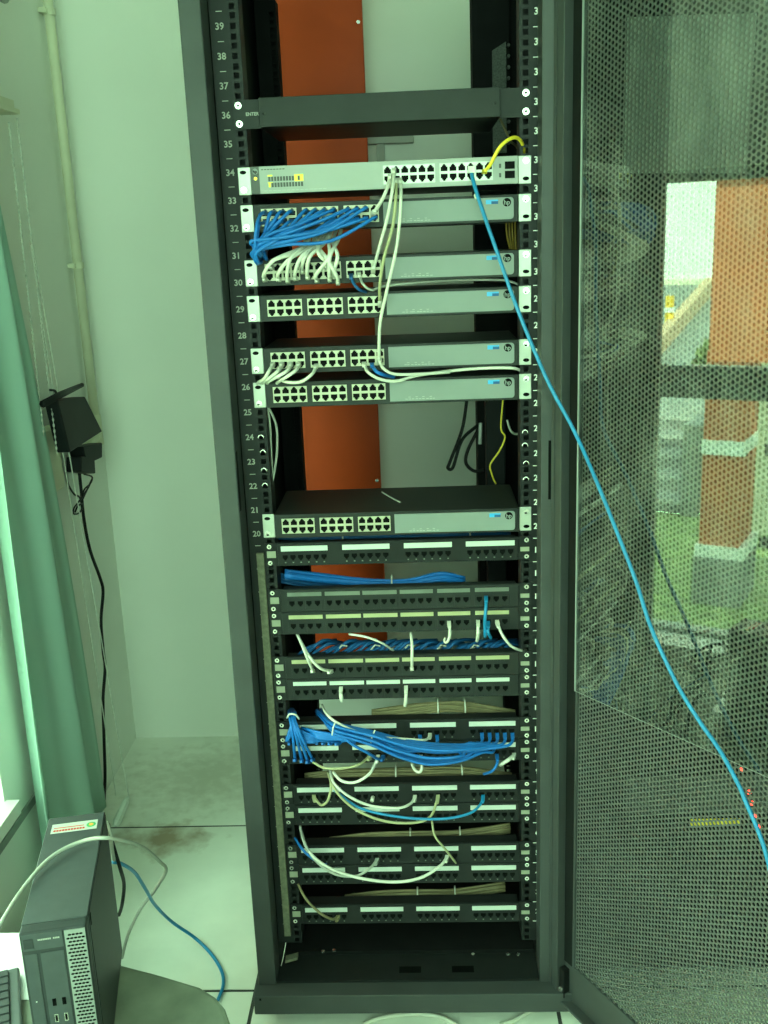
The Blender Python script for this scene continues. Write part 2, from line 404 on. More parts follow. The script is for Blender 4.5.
# vertical cable trough and power strip at the rear right, perforated plate on its side
rp(MB().box(.182, .262, .62, .70, .60, TOP), 'cable_trough', 'rack_black')
pd = rp(MB().box(.196, .240, .52, .57, .55, 1.22), 'power_strip', 'plastic_black', bevel=.003)
sp_ = rp(MB().prism([(.224, 1.68), (.254, 1.68), (.254, 1.905), (.224, 1.888)], .606, .612), 'vent_plate', 'vent_grey')
for i in range(10):
    rp(MB().disc(.259, 1.70 + .022 * i, .0035, .604, .606 + .014, seg=8), 'vent_slot', 'vent_grey', sp_)
# white arc clips left on the empty unit between switches
for q in ((261, 437), (263, 452), (264, 470), (265, 485), (525, 432), (525, 445), (526, 463), (526, 479)):
    c = px(*q, Y=-.004)
    pts = [(c.x + .005 * math.cos(t), -.006, c.z - .002 + .006 * math.sin(t)) for t in [math.pi * k / 8 for k in range(9)]]
    rp(MB().tube(pts, .0013, 6), 'cage_nut', 'steel', smooth=True)

# ------------------------------------------------------------------ the open perforated door
HO = Vector((.292, -.055, 0)); DA = math.radians(30.7)
DW, DZ0, DZ1 = .585, .056, 2.04
door = MB()
FB = .085
door.box(-.008, .018, -.022, .004, DZ0, DZ1)                       # hinge stile
door.box(.018, .046, -.004, .004, DZ0 + FB, DZ1 - FB)
door.box(DW - .045, DW, -.022, .004, DZ0, DZ1)
door.box(.018, DW - .045, -.003, .004, DZ0, DZ0 + FB); door.box(.018, DW - .045, -.003, .004, DZ1 - FB, DZ1)
door.box(.018, DW - .045, -.022, -.003, DZ0, DZ0 + .006)
dobj = door.build('door', 'rack_grey', rk, bevel=.0012)
tag(dobj, 'perforated steel door swung wide open on the right')
dobj.location = HO - RO; dobj.rotation_euler = (0, 0, -(math.pi / 2 - DA))
MB().box(-.004, .002, -.0235, -.022, DZ0 + .02, DZ1 - .02).build('edge_strip', 'rack_grey', dobj)
MB().box(.0185, .041, -.0047, -.004, DZ0 + FB, DZ1 - FB).build('gasket', 'rack_black', dobj)
hb = MB().box(.019, .034, -.018, -.0035, DZ0 + .012, DZ0 + .075).build('hinge_bracket', 'rack_black', dobj, bevel=.002)
MB().disc(.026, DZ0 + .03, .005, -.022, -.018).build('hinge_bolt', 'steel', hb)
# perforated sheet: a real lattice of round-ish holes
PV, PH = .0087, .0087 * .866
u0, u1, z0, z1 = .046, DW - .045, DZ0 + FB, DZ1 - FB
V = []; Fc = []
Rh = .0031
import itertools
ncol = int((u1 - u0) / PH) + 1; nrow = int((z1 - z0) / PV) + 1
for ci in range(ncol):
    cu_ = u0 + (ci + .5) * PH
    for ri in range(nrow):
        cz = z0 + (ri + .5 + (.5 if ci % 2 else 0)) * PV
        if cz + PV * .5 > z1 + .004: continue
        n = len(V)
        for k in range(6):      # cell corners (flat left/right points)
            a = math.pi / 3 * k; V.append((cu_ + PV / math.sqrt(3) * math.cos(a), 0, cz + PV / math.sqrt(3) * math.sin(a)))
        for yy in (0, .0012):
            for k in range(6):
                a = math.pi / 3 * k; V.append((cu_ + Rh * 1.06 * math.cos(a), yy, cz + Rh * 1.06 * math.sin(a)))
        for k in range(6):
            j = (k + 1) % 6
            Fc.append((n + k, n + j, n + 6 + j, n + 6 + k)); Fc.append((n + 6 + k, n + 6 + j, n + 12 + j, n + 12 + k))
me = bpy.data.meshes.new('perforated_sheet'); me.from_pydata(V, [], Fc)
P('mesh_paint', (.080, .086, .083), .5, var=.12, scale=6)
link('perforated_sheet', me, 'mesh_paint', dobj)
# clear film hung on the inside of the sheet (its lower edge a little askew)
fz = MB(); n = 0
fz.v = [(.043, -.006, .719), (.565, -.006, .759), (.043, -.006, 2.0), (.565, -.006, 2.0)]
fz.f = [(0, 1, 3, 2)]
flm = fz.build('clear_film', 'film', dobj, fix=False); tag(flm, 'clear reflective plastic film over the perforated sheet')
MB().tube([(.043, -.0064, .719), (.565, -.0064, .759)], .0006, 5).build('film_edge', 'fascia', flm)
MB().tube([(.043, -.0064, .719), (.043, -.0064, 2.0)], .0018, 5).build('film_edge', 'fascia', flm)
MB().prism([(.128, 1.585), (.360, 1.568), (.363, 1.757), (.128, 1.797)], .0035, .0040).build('notice_sheet', 'fascia', dobj)

# ------------------------------------------------------------------ rack shelf, switches, patch panels
def screws(parent, spots, off, y, mat='steel', r=.0042):
    for (x, z) in spots:
        s = MB().disc(x, z, r, y - .0022, y).build('screw', mat, parent, off=off)
        MB().disc(x, z, r * .38, y - .0027, y - .0022, seg=8).build('screw_socket', 'black', s, off=off)
zt = zU(2); zb = zU(3)
r = root('rack_shelf', (0, 0, zb), 'dark blank shelf with folded front bolted across the top of the rack', 'rack shelf')
o_ = r.location.copy()
MB().box(-.2413, .2413, -.004, -.0012, zb, zt).build('ear_plate', 'panel_charcoal', r, off=o_)
MB().box(-.197, .190, -.022, -.004, zb, zt).build('front_panel', 'panel_charcoal', r, off=o_, bevel=.001)
MB().box(-.197, .190, -.004, .22, zb, zb + .003).build('shelf_tray', 'panel_black', r, off=o_)
text('lettering', 'ENTER', .0072, 'cable_grey', r, Vector((-.2105, -.0046, zb + .5 * U)) - o_)
screws(r, [(-.2325, zb + .008), (-.2325, zb + .036), (.2325, zb + .008), (.2325, zb + .036)], o_, -.004, r=.0055)
screws(r, [(-.190, zb + .02), (.182, zb + .02)], o_, -.022, 'rack_dark', .003)

def port_poly(up, w=.0112, h=.0108):
    q = [(-w / 2, -h / 2), (w / 2, -h / 2), (w / 2, h * .12), (w * .32, h * .12), (w * .32, h * .32), (w * .17, h * .32), (w * .17, h / 2), (-w * .17, h / 2), (-w * .17, h * .32), (-w * .32, h * .32), (-w * .32, h * .12), (-w / 2, h * .12)]
    return [(x, z if up else -z) for x, z in q]
PORT = {k: MB().prism(port_poly(k), -.0006, 0).mesh('port') for k in (True, False)}
PPORT = MB().prism(port_poly(False, .0098, .0100), -.0005, 0).mesh('port')
FX = [(-.206, -.147), (-.1375, -.0775), (-.0685, -.0105)]
def switch(n, label, k):
    zt = zU(n); zb = zt - .0437
    r = root('network_switch', (0, 0, zb), label, 'network switch', 'switches in the rack'); o_ = r.location.copy()
    def bd(mb, nm, m, p=r, **kw): return mb.build(nm, m, p, off=o_, **kw)
    bd(MB().box(-.219, .219, -.010, .172, zb, zt), 'chassis', 'switch_body', bevel=.001)
    for s in (-1, 1):
        lo, hi = sorted((s * .2200, s * .2413))
        e = bd(MB().box(lo, hi, -.004, -.0016, zb, zt), 'mounting_ear', 'silver', bevel=.001)
        zs = zb + .008 if s < 0 else zt - .008; zh = zt - .008 if s < 0 else zb + .008
        sw = bd(MB().disc(s * .2325, zs, .0052, -.0068, -.004), 'screw', 'steel', e)
        bd(MB().prism([(s * .2325 + .0055 * math.cos(t) , zh + .0032 * math.sin(t)) for t in [2 * math.pi * i / 12 for i in range(12)]], -.0046, -.004), 'ear_slot', 'black', e)
        bd(MB().box(s * .2325 - .003, s * .2325 + .0012, -.0074, -.0068, zs - .0035, zs - .001), 'screw_socket', 'black', sw)
    c = .005; x0, x1, y0_, y1_ = -.0030, .2115, zb + .0045, zt - .0045
    poly = [(x0, y0_), (x1 - c, y0_)] + [(x1 - c + c * math.sin(a), y0_ + c - c * math.cos(a)) for a in (.5, 1.0)] + [(x1, y0_ + c), (x1, y1_ - c)] + [(x1 - c + c * math.cos(a), y1_ - c + c * math.sin(a)) for a in (.5, 1.0)] + [(x1 - c, y1_), (x0, y1_)]
    fp = bd(MB().prism(poly, -.013, -.010), 'front_panel', 'fascia')
    bd(MB().box(.166, .186, -.0134, -.013, zt - .0145, zt - .0075), 'blue_sticker', 'sticker_blue', fp)
    bd(MB().box(.175, .186, -.01355, -.0134, zt - .0145, zt - .0100), 'sticker_print', 'cable_navy', fp)
    lg = bd(MB().disc(.2005, zt - .0125, .0068, -.0134, -.013, seg=20), 'logo_disc', 'black', fp)
    tx = text('logo_letters', 'hp', .0105, 'fascia', fp, Vector((.2005, -.0138, zt - .0128)) - o_)
    for i in range(9):
        x = .022 + .006 * i + random.uniform(0, .002)
        bd(MB().box(x, x + .0042, -.0133, -.013, zb + .0075, zb + .0085), 'printed_mark', 'cable_grey', fp)
        if i % 2: bd(MB().box(x, x + .004, -.0133, -.013, zb + .0110, zb + .0118), 'printed_mark', 'cable_grey', fp)
    for (a, b2) in FX:
        blk = bd(MB().box(a, b2, -.0112, -.010, zb + .0085, zb + .0362), 'port_block', 'port_metal')
        for ci in range(4):
            x = a + (b2 - a) * (ci + .5) / 4
            link('port', PORT[True], 'black', blk, Vector((x, -.0112, zb + .0300)) - o_)
            link('port', PORT[False], 'black', blk, Vector((x, -.0112, zb + .0148)) - o_)
    return r
SW = [(5.67, 'charcoal and grey switch with a sheaf of blue cables filling its ports'),
      (7.67, 'charcoal and grey switch with a fringe of white cables in its left ports'),
      (9.00, 'charcoal and grey switch with empty ports but one white cable at its right-most port'),
      (11.0, 'charcoal and grey switch with white plugs hanging out of its lower left ports'),
      (12.33, 'charcoal and grey switch without cables above the gap showing the orange panel'),
      (17.67, 'charcoal and grey switch standing alone just above the patch panels, all ports empty')]
for k, (n, l) in enumerate(SW): switch(n, l, k)

# the white switch
zt = zU(4.33); zb = zt - .0437
r = root('network_switch', (0, 0, zb), 'white fronted switch with yellow lights, topmost of the switches', 'network switch', 'switches in the rack'); o_ = r.location.copy()
def bd(mb, nm, m, p=None, **kw): return mb.build(nm, m, p or r, off=o_, **kw)
bd(MB().box(-.219, .219, -.010, .22, zb, zt), 'chassis', 'switch_body', bevel=.001)
fp = bd(MB().box(-.2185, .2185, -.013, -.010, zb + .0005, zt - .0005), 'front_panel', 'switch_white')
ds = bd(MB().box(-.2185, -.2045, -.0134, -.013, zb + .0005, zt - .0005), 'dark_strip', 'dark_strip', fp)
bd(MB().disc(-.2112, zt - .008, .0048, -.0138, -.0134, seg=16), 'logo_disc', 'fascia', fp)
text('logo_letters', 'hp', .0075, 'black', fp, Vector((-.2112, -.0142, zt - .0082)) - o_)
bd(MB().disc(-.211, zt - .019, .0026, -.0140, -.0134, seg=10), 'power_light', 'led_lit', fp)
for i in range(12):
    for rw in range(2):
        x = -.190 + i * .00485; z = zt - .0205 - rw * .0095
        y = (rw == 0 and i in (9, 11)) or (rw == 1 and i == 0)
        bd(MB().box(x, x + .0036, -.0134, -.013, z - .0035, z + .0035), 'status_light', 'led_yellow' if y else 'dark_strip', fp)
bd(MB().box(-.191, -.183, -.0133, -.013, zt - .0165, zt - .014), 'status_mark', 'led_yellow', fp); bd(MB().box(-.191, -.183, -.0133, -.013, zt - .027, zt - .0255), 'status_mark', 'led_yellow', fp)
bd(MB().box(-.147, -.132, -.01325, -.013, zt - .0255, zt - .0145), 'status_mark', 'led_yellow', fp)
for i in range(8): bd(MB().box(-.201 + i * .005, -.1972 + i * .005, -.0133, -.013, zt - .0062, zt - .0048), 'printed_mark', 'dark_strip', fp)
for i in range(14): bd(MB().box(-.198 + i * .0075, -.1925 + i * .0075, -.0133, -.013, zb + .0045, zb + .0053), 'printed_mark', 'cable_grey', fp)
for (a, b2) in ((-.0007, .0838), (.0915, .1778)):
    blk = bd(MB().box(a, b2, -.0140, -.013, zb + .0075, zb + .0365), 'port_block', 'silver', fp)
    for ci in range(6):
        x = a + (b2 - a) * (ci + .5) / 6
        link('port', PORT[True], 'black', fp, Vector((x, -.0140, zb + .0295)) - o_)
        link('port', PORT[False], 'black', fp, Vector((x, -.0140, zb + .0145)) - o_)
for rw in range(2):
    s = bd(MB().box(.1975, .2135, -.0140, -.013, zb + .009 + rw * .0145, zb + .0205 + rw * .0145), 'fibre_port', 'black', fp)
    bd(MB().box(.188, .1915, -.0134, -.013, zb + .011 + rw * .0145, zb + .0175 + rw * .0145), 'status_light', 'dark_strip', fp)
for s in (-1, 1):
    lo, hi = sorted((s * .2200, s * .2413))
    e = bd(MB().box(lo, hi, -.004, -.0016, zb, zt), 'mounting_ear', 'silver', bevel=.001)
    zs = zb + .008 if s < 0 else zt - .008; zh = zt - .008 if s < 0 else zb + .008
    bd(MB().disc(s * .2325, zs, .0052, -.0068, -.004), 'screw', 'steel', e)
    bd(MB().prism([(s * .2325 + .0055 * math.cos(t), zh + .0032 * math.sin(t)) for t in [2 * math.pi * i / 12 for i in range(12)]], -.0046, -.004), 'ear_slot', 'black', e)

GX6 = [(-.2110, -.1262), (-.0995, -.0140), (.0120, .0985), (.1235, .2110)]
GX4 = [(-.2050, -.1422), (-.1360, -.0715), (-.0668, -.0040), (.0015, .0620), (.0700, .1295), (.1385, .2002)]
def patch(n, style, strip, label, h=U - .0006):
    n -= .16 if n < 20 else (.05 if n > 35 else .11)
    zt = zU(n); zb = zt - h
    r = root('patch_bay', (0, 0, zb), label, 'patch panel', 'patch panels in the rack'); o_ = r.location.copy()
    def bd(mb, nm, m, p=r, **kw): return mb.build(nm, m, p, off=o_, **kw)
    six = style == 6; body = 'panel_black' if six else 'panel_charcoal'
    bd(MB().box(-.2413, .2413, -.004, -.0016, zb, zt), 'panel_plate', body)
    bd(MB().box(-.2175, .2175, -.0075, -.004, zb + .0005, zt - .0005).box(-.215, .215, -.0016, .03, zb + .006, zt - .006), 'port_housing', body, bevel=.0008)
    for s in (-1, 1):
        lo, hi = sorted((s * .2215, s * .2375))
        bd(MB().box(lo, hi, -.0052, -.004, zb + .016, zb + .0285 if s < 0 else zb + .024), 'ear_label', 'foam_light')
    screws(r, [(s * .2325, z) for s in (-1, 1) for z in (zb + .0065, zt - .0065)], o_, -.004, r=.0042)
    gs = GX6 if six else GX4; npt = 6 if six else 4
    mk = MB()
    for (a, b2) in gs:
        bd(MB().box(a, b2, -.0086, -.0075, zt - (.0150 if six else .0130), zt - .0056), 'label_strip', strip)
        if not six: bd(MB().box(a - .001, (a + b2) / 2 - .0012, -.0084, -.0075, zb + .004, zb + .024).box((a + b2) / 2 + .0012, b2 + .001, -.0084, -.0075, zb + .004, zb + .024), 'port_frame', 'panel_charcoal', bevel=.0006)
        for i in range(npt):
            x = a + (b2 - a) * (i + .5) / npt
            link('port', PPORT, 'black', r, Vector((x, -.0084 if not six else -.0076, zb + .0165)) - o_)
            mk.box(x - .0013, x + .0013, -.0080, -.0075, zb + .0062, zb + .0082)
    if six: bd(mk, 'port_marks', 'label_dull')['kind'] = 'stuff'
    return r
patch(19.05, 6, 'label_white', 'black patch panel with four bright label strips, topmost of the patch panels')
patch(21, 4, 'label_dull', 'charcoal patch panel with faded grey label strips, above one with cream strips')
patch(22, 4, 'label_cream', 'charcoal patch panel with cream label strips and short white plugs hanging below')
patch(24, 4, 'label_cream', 'charcoal patch panel with cream label strips and white leads crossing its left end')
patch(25, 4, 'label_white', 'charcoal patch panel with white label strips above the light gap in the rack')
patch(27, 6, 'label_white', 'black patch panel with a row of five blue plugs at its right end')
patch(28, 6, 'label_white', 'black patch panel crossed in front by the thick blue cable bundle')
patch(30, 6, 'label_white', 'black patch panel with white looped leads hanging from its upper ports')
patch(31, 6, 'label_white', 'black patch panel with a teal cable sagging across its label strips')
patch(33, 6, 'label_white', 'black patch panel with white plugs in ports, third from the bottom')
patch(34, 6, 'label_white', 'black patch panel crossed by a sagging white cable, second from the bottom')
patch(36, 6, 'label_white', 'black patch panel with one beige lead at its left, lowest in the rack')
# ------------------------------------------------------------------ cables
def pth(pts): return [px(x, y, Y=Y) for (x, y, Y) in pts]
def cable(pts, r, mat, label, group=None, plugs=(), name='patch_cable', n=7, seg=7, cat='cable', plug_mat=None):
    """pts: (pixel x, pixel y, room depth Y) or Vectors"""
    p3 = [p if isinstance(p, Vector) else px(p[0], p[1], Y=p[2]) for p in pts]
    sp = spline(p3, n); base = sp[0].copy()
    o = MB().tube(sp, r, seg).mesh(name, base, True)
    ob = link(name, o, mat, None, base); tag(ob, label, cat, group)
    for e in plugs:
        p, q = (sp[0], sp[min(3, len(sp) - 1)]) if e == 0 else (sp[-1], sp[-min(4, len(sp))])
        d = (q - p); d = d.normalized() if d.length > 0 else Vector((0, -1, 0))
        d = (d * .6 + Vector((0, -1, 0)) * .8).normalized()
        pm = MB().tube([p - d * .003, p + d * .011, p + d * .017], .0042, 4, [.0050, .0046, .0030]).build('plug', plug_mat or mat, ob, off=base)
    return ob
BL, WH = 'cable_blue', 'cable_white'
RC = .0030
# sheaf of blue cables out of the second switch, gathered at its left end
zt = zU(5.67); zb = zt - .0437
Gp = px(256, 248, Y=-.045)
for gi, (a, b2) in enumerate(FX):
    for ci in range(4):
        for rw in range(2):
            if gi == 2 and ci > 2 and rw == 0: continue
            x = a + (b2 - a) * (ci + .5) / 4; z = zb + (.030 if rw == 0 else .0148)
            s0 = Vector((x, -.013, z)); s1 = Vector((x - .003, -.036 - .006 * random.random(), z - .002))
            g = Gp + Vector((random.uniform(-.005, .010), random.uniform(-.018, .016), random.uniform(-.010, .012)))
            far = (x - g.x) / .22
            m1 = s1.lerp(g, .35) + Vector((0, -.012, .004 * (1 - far) - .012 * far + random.uniform(-.006, .006)))
            m2 = s1.lerp(g, .72) + Vector((0, -.010, .006 - .014 * far + random.uniform(-.006, .006)))
            e = Vector((-.226 + random.uniform(0, .012), .10, zU(7.25) + random.uniform(-.004, .012)))
            k = g + Vector((.001, .03, -.012 + random.uniform(-.005, .004)))
            cable([s0, s1, m1, m2, g, k, e], RC, BL, 'blue patch cable swept left in the sheaf from the second switch', 'blue cables of the sheaf', plugs=(0,), plug_mat='cable_navy')
# fringe of white cables into the third switch
for i, (x0, y0, x1, y1) in enumerate(((302, 247, 265, 280), (306, 250, 272, 268), (311, 246, 279, 280), (307, 243, 288, 281), (318, 243, 296, 279), (313, 246, 303, 272),
                                      (325, 242, 308, 278), (329, 240, 317, 281), (322, 243, 327, 268), (333, 242, 335, 277), (338, 240, 330, 280), (316, 243, 338, 283))):
    mx = x1 - 6 + (i % 3) * 2 if i < 7 else (x0 + x1) / 2 + (6 if i % 2 else -8)
    cable([(x0 + 4, y0 - 14, .03), (x0, y0, -.02), ((x0 * .35 + mx * .65), (y0 * .6 + y1 * .4), -.055), (x1 - 1, y1 - 6, -.045), (x1, y1, -.014)], .0032, WH,
          'white patch cable in the fringe hanging into the left ports of the third switch', 'white fringe cables', plugs=(1,))
# white leads from the white switch down to the others
cable([(390, 176, -.014), (388, 186, -.045), (382, 200, -.05), (373, 214, -.03)], .003, WH, 'short white cable from white switch to blue-filled switch', plugs=(0, 1))
cable([(394, 170, -.014), (393, 186, -.05), (388, 215, -.06), (380, 245, -.05), (373, 271, -.014)], .0028, WH, 'white cable from white switch to the third switch', plugs=(0, 1))
cable([(396, 180, -.014), (396, 195, -.055), (393, 225, -.062), (384, 258, -.055), (380, 285, -.045), (380, 305, -.014)], .0027, 'label_cream', 'cream cable from white switch to the fourth switch', plugs=(0, 1), plug_mat=WH)
cable([(400, 180, -.014), (401, 200, -.06), (397, 245, -.065), (387, 290, -.058), (380, 325, -.05), (379, 362, -.014)], .0028, WH, 'longest white cable from white switch down to the fifth switch', plugs=(0, 1))
# yellow lead at the right of the white switch
cable([(484, 172, -.014), (490, 165, -.04), (500, 147, -.045), (512, 138, -.035), (520, 140, -.015), (524, 152, .02), (522, 172, .06)], .0030, 'cable_yellow', 'yellow cable arching out of the white switch', plugs=(0,))
cable([(500, 118, .10), (510, 140, .14), (520, 160, .20), (519, 250, .24)], .0022, 'cable_beige', 'thin tan wire hanging inside the rack at upper right', name='wire')
for k in range(6):
    cable([(506 + 3.0 * k, 212, .10 + .01 * (k % 3)), (507 + 2.8 * k, 235, .11), (511 + 1.6 * k, 252, .12 - .01 * (k % 2))], .0017, 'wire_tan', 'tan yellow wire in the bunch behind the second switch', 'yellow wires behind the switches', name='wire')
# the long light-blue cable across the open door
lb = [px(471, 170, Y=-.014), px(474, 184, Y=-.045), px(484, 215, Y=-.06), px(497, 252, Y=-.075), px(514, 300, Y=-.085), px(534, 350, Y=-.10), px(552, 390, Y=-.115)]
lb += [Vector(v) for v in ((.297, -.133, 1.192), (.324, -.181, 1.123), (.354, -.233, 1.038), (.374, -.264, .979), (.389, -.298, .922), (.407, -.326, .876), (.425, -.350, .837), (.448, -.379, .799), (.470, -.408, .768), (.485, -.437, .739), (.495, -.454, .714), (.517, -.499, .643), (.535, -.545, .50), (.55, -.58, .30), (.60, -.62, .012), (.70, -.68, .006))]
o = cable(lb, .0032, 'cable_cyan', 'long light blue cable running from white switch across the open door', n=5, plug_mat=WH)
d0 = lb[0]
MB().box(d0.x - .005, d0.x + .005, -.030, -.0146, d0.z - .005, d0.z + .005).build('plug', WH, o, off=o.location)
q0, q1 = px(476, 194, Y=-.0475), px(477.5, 199, Y=-.050)
MB().tube([q0, q1], .0042, 7).build('tape_band', WH, o, off=o.location)
# third switch: blue and white pair, long grey-white lead running right
cable([(351, 276, -.014), (354, 284, -.04), (360, 290, -.04), (366, 292, -.02)], .0026, 'cable_navy', 'short navy cable below the third port block of the third switch', plugs=(0,))
cable([(359, 274, -.014), (363, 284, -.045), (372, 290, -.04), (385, 286, -.02), (440, 281, .012), (500, 280, .016), (520, 285, .03)], .0022, 'cable_grey', 'thin pale cable running right under the third switch', plugs=(0,), plug_mat=WH)
# fifth switch: white plugs at lower left, leads running right
for x, dx in ((273, -9), (282, -14), (291, -18), (299, -16)):
    cable([(x, 364, -.014), (x - 4, 371, -.05), (x + dx, 379, -.045), (x + dx - 6, 383, -.01), (x + dx - 4, 386, .05)], .0030, WH, 'white lead drooping out of the lower left ports of the fifth switch', 'white leads of the fifth switch', plugs=(0,))
cable([(316, 366, -.014), (312, 374, -.05), (300, 382, -.045), (283, 381, -.03), (276, 374, .03)], .0028, WH, 'white cable looping left out of the middle block of the fifth switch', plugs=(0,))
cable([(364, 364, -.014), (368, 372, -.05), (380, 379, -.05), (397, 381, -.045), (420, 375, -.03), (470, 369, -.012), (512, 368, -.008), (523, 373, .02)], .0027, WH, 'lower white cable running right under the fifth switch', plugs=(0,))
cable([(380, 360, -.014), (383, 368, -.05), (395, 374, -.05), (420, 374, -.04), (450, 372, -.025)], .0026, WH, 'upper white cable running right under the fifth switch', plugs=(0,))
cable([(372, 365, -.014), (376, 371, -.05), (384, 375, -.045), (394, 377, -.01)], .0032, BL, 'short blue cable below the third port block of the fifth switch', plugs=(0,))
# loose white leads behind the left rail
for k, dx in enumerate((0, 6)):
    cable([(267, 404, .02), (270 + dx, 425, .03), (271 + dx, 450, .03), (272 + dx * .3, 475, .03), (269, 492, .04)], .0022, 'cable_grey', 'pale lead hanging behind the left rail below the switches', 'leads behind the left rail')
# black power leads and wires in the open gap at right
cable([(467, 400, .55), (462, 430, .55), (450, 462, .55), (448, 468, .55), (453, 467, .55), (462, 440, .55), (478, 425, .53)], .004, 'cable_black', 'black power cord looped in the gap below the switches', name='power_cable', n=8)
cable([(478, 430, .55), (468, 450, .55), (466, 463, .55), (474, 471, .55), (484, 470, .55)], .004, 'cable_black', 'shorter black power cord loop beside the power strip', name='power_cable', n=8)
cable([(503, 400, .30), (501, 428, .30), (505, 437, .30), (500, 450, .30), (491, 463, .30), (490, 470, .30)], .0019, 'cable_yellow', 'thin yellow wire dangling beside the power strip', name='wire')
cable([(490, 468, .30), (493, 478, .30), (496, 484, .30)], .0017, 'cable_yellow', 'short end of a yellow wire above the lone switch', name='wire')
w0, w1 = px(480.5, 423, Y=.50), px(480, 444, Y=.50)
tag(MB().tube([w0, w1], .0042, 8).build('cable_sleeve', 'label_white', smooth=True), 'white sleeve on the black strip in the rack gap', 'sleeve')
cable([(507, 420, .2), (511, 431, .2), (517, 434, .2), (524, 430, .1)], .0022, 'cable_grey', 'grey lead curving to the right rail in the rack gap')
cable([(382, 492, .10), (392, 498, .05), (400, 502, .01)], .0014, 'cable_grey', 'thin grey wire lying on top of the lone switch', name='wire')

# tied bundles behind the patch panels
def bundle(pts, k, spread, r, mat, label, ties=(), vis=.6):
    p3 = pth(pts); root_ = root('cable_bundle', p3[0], label, 'cable bundle', 'tied bundles behind the panels')
    o_ = root_.location.copy()
    for i in range(k):
        ph = 6.28 * i / k; off_ = [Vector((0, spread * .9 * math.cos(ph) * random.uniform(.3, 1) + random.uniform(-.004, .004), spread * math.sin(ph) * random.uniform(.4, 1) * (1 + vis * random.uniform(-.5, .5)))) for _ in p3]
        a = off_[0]
        q = [p + (a * .6 + b * .5) for p, b in zip(p3, off_)]
        MB().tube(spline(q, 5), r, 6).build('strand', mat, root_, True, o_)
    for t in ties:
        c = spline(p3, 10); c = c[int(t * (len(c) - 1))]
        MB().tube([c + Vector((0, (spread + .006) * math.cos(a), (spread + .006) * math.sin(a))) for a in [6.3 * j / 10 for j in range(11)]], .0016, 5).build('cable_tie', WH, root_, True, o_)
    return root_
bundle([(270, 536, .06), (330, 538, .07), (400, 537, .07), (470, 537, .07), (510, 534, .10)], 9, .008, .0028, 'cable_navy', 'dark blue cables bunched between the lone switch and top patch panel', (.3, .75))
bundle([(285, 574, .03), (320, 578, .05), (360, 582, .06), (405, 583, .06), (440, 577, .06), (465, 581, .07)], 10, .009, .0030, 'cable_blue', 'bright blue cables bunched below the top patch panel', (.55,))
bundle([(280, 578, .05), (330, 586, .07), (400, 588, .08), (460, 584, .08)], 8, .008, .0028, 'cable_navy', 'darker blue cables lying behind the bright blue bunch', ())
for k in range(30):
    x = 318 + 6.7 * k
    cable([(x + 18, 640 + 3 * (k % 3), .10), (x, 642 + random.uniform(-2, 4), .05), (x - 12, 648 + random.uniform(0, 4), .035), (x - 20, 656, .02)], .0036, 'cable_navy', 'dark blue cable curling behind the panels with cream strips', 'dark blue curls', plugs=())
for k in range(5):
    x = 338 + 33 * k
    MBt = MB().tube(pth([(x, 650, .034), (x + 4, 645, .030), (x + 9, 646, .034)]), .0015, 5)
    tag(MBt.build('cable_tie', WH), 'white cable tie among the dark blue curls', 'cable tie', 'ties among the curls')
BEI = [(706, 372, 515, 'beige cables bunched just above the panel with five blue plugs'), (771, 305, 512, 'beige cables bunched behind the blue-crossed panels'),
       (834, 330, 510, 'beige cables bunched above the third panel from the bottom'), (893, 345, 505, 'beige cables bunched above the lowest panel')]
for k, (y, xa, xb, l) in enumerate(BEI):
    bundle([(xa, y + 8, .05), (xa + 40, y + 3, .045), ((xa + xb) / 2, y + 2 - (k == 0) * 2, .045), (xb - 50, y + 1, .05), (xb, y + 8 - 14 * (k > 1), .06)], 12, .010, .0026, 'cable_beige', l, (.45, .75))

# jumpers on the patch panels
YP = -.010
cable([(486, 598, YP), (486, 607, -.035), (485, 620, -.035), (485, 637, -.02)], .0030, 'cable_cyan', 'short blue jumper hanging between the top charcoal panels', plugs=(0,))
cable([(488, 623, YP), (488, 632, -.03), (491, 638, -.01)], .0030, 'cable_cyan', 'blue stub plugged beside the short blue jumper', plugs=(0,))
cable([(449, 623, YP), (450, 633, -.03), (448, 641, -.03), (445, 642, -.02), (445, 638, -.01)], .0026, WH, 'white hook-shaped lead under the cream strips', plugs=(0,))
cable([(478, 622, YP), (478, 632, -.03), (477, 641, -.015)], .0030, WH, 'straight white stub left of the blue jumper', plugs=(0,))
cable([(497, 622, YP), (502, 634, -.03), (510, 645, -.03), (520, 650, -.01), (526, 650, .03)], .0027, WH, 'white lead curving to the right rail under cream strips', plugs=(0,))
cable([(297, 634, .0), (302, 645, -.03), (308, 660, -.035), (313, 671, YP)], .0028, WH, 'steeper white lead at the left end of the cream-strip panel', plugs=(1,))
cable([(300, 640, -.01), (309, 656, -.035), (320, 668, -.035), (331, 671, YP)], .0028, WH, 'wider white lead curving below the steeper one', plugs=(1,))
cable([(349, 634, .0), (366, 637, -.01), (382, 643, -.005), (394, 651, .03)], .0022, WH, 'white lead slanting through the gap above the cream-strip panel')
cable([(411, 633, .0), (412, 645, -.03), (412, 658, -.03), (412, 669, YP)], .0028, WH, 'upright white lead in the middle of the cream-strip panel', plugs=(1,))
cable([(341, 689, YP), (341, 696, -.025), (342, 701, -.02)], .0036, WH, 'left of two white stubs under the white-strip panel', plugs=(0,))
cable([(406, 688, YP), (406, 697, -.025), (405, 706, -.02)], .0032, WH, 'right of two white stubs under the white-strip panel', plugs=(0,))
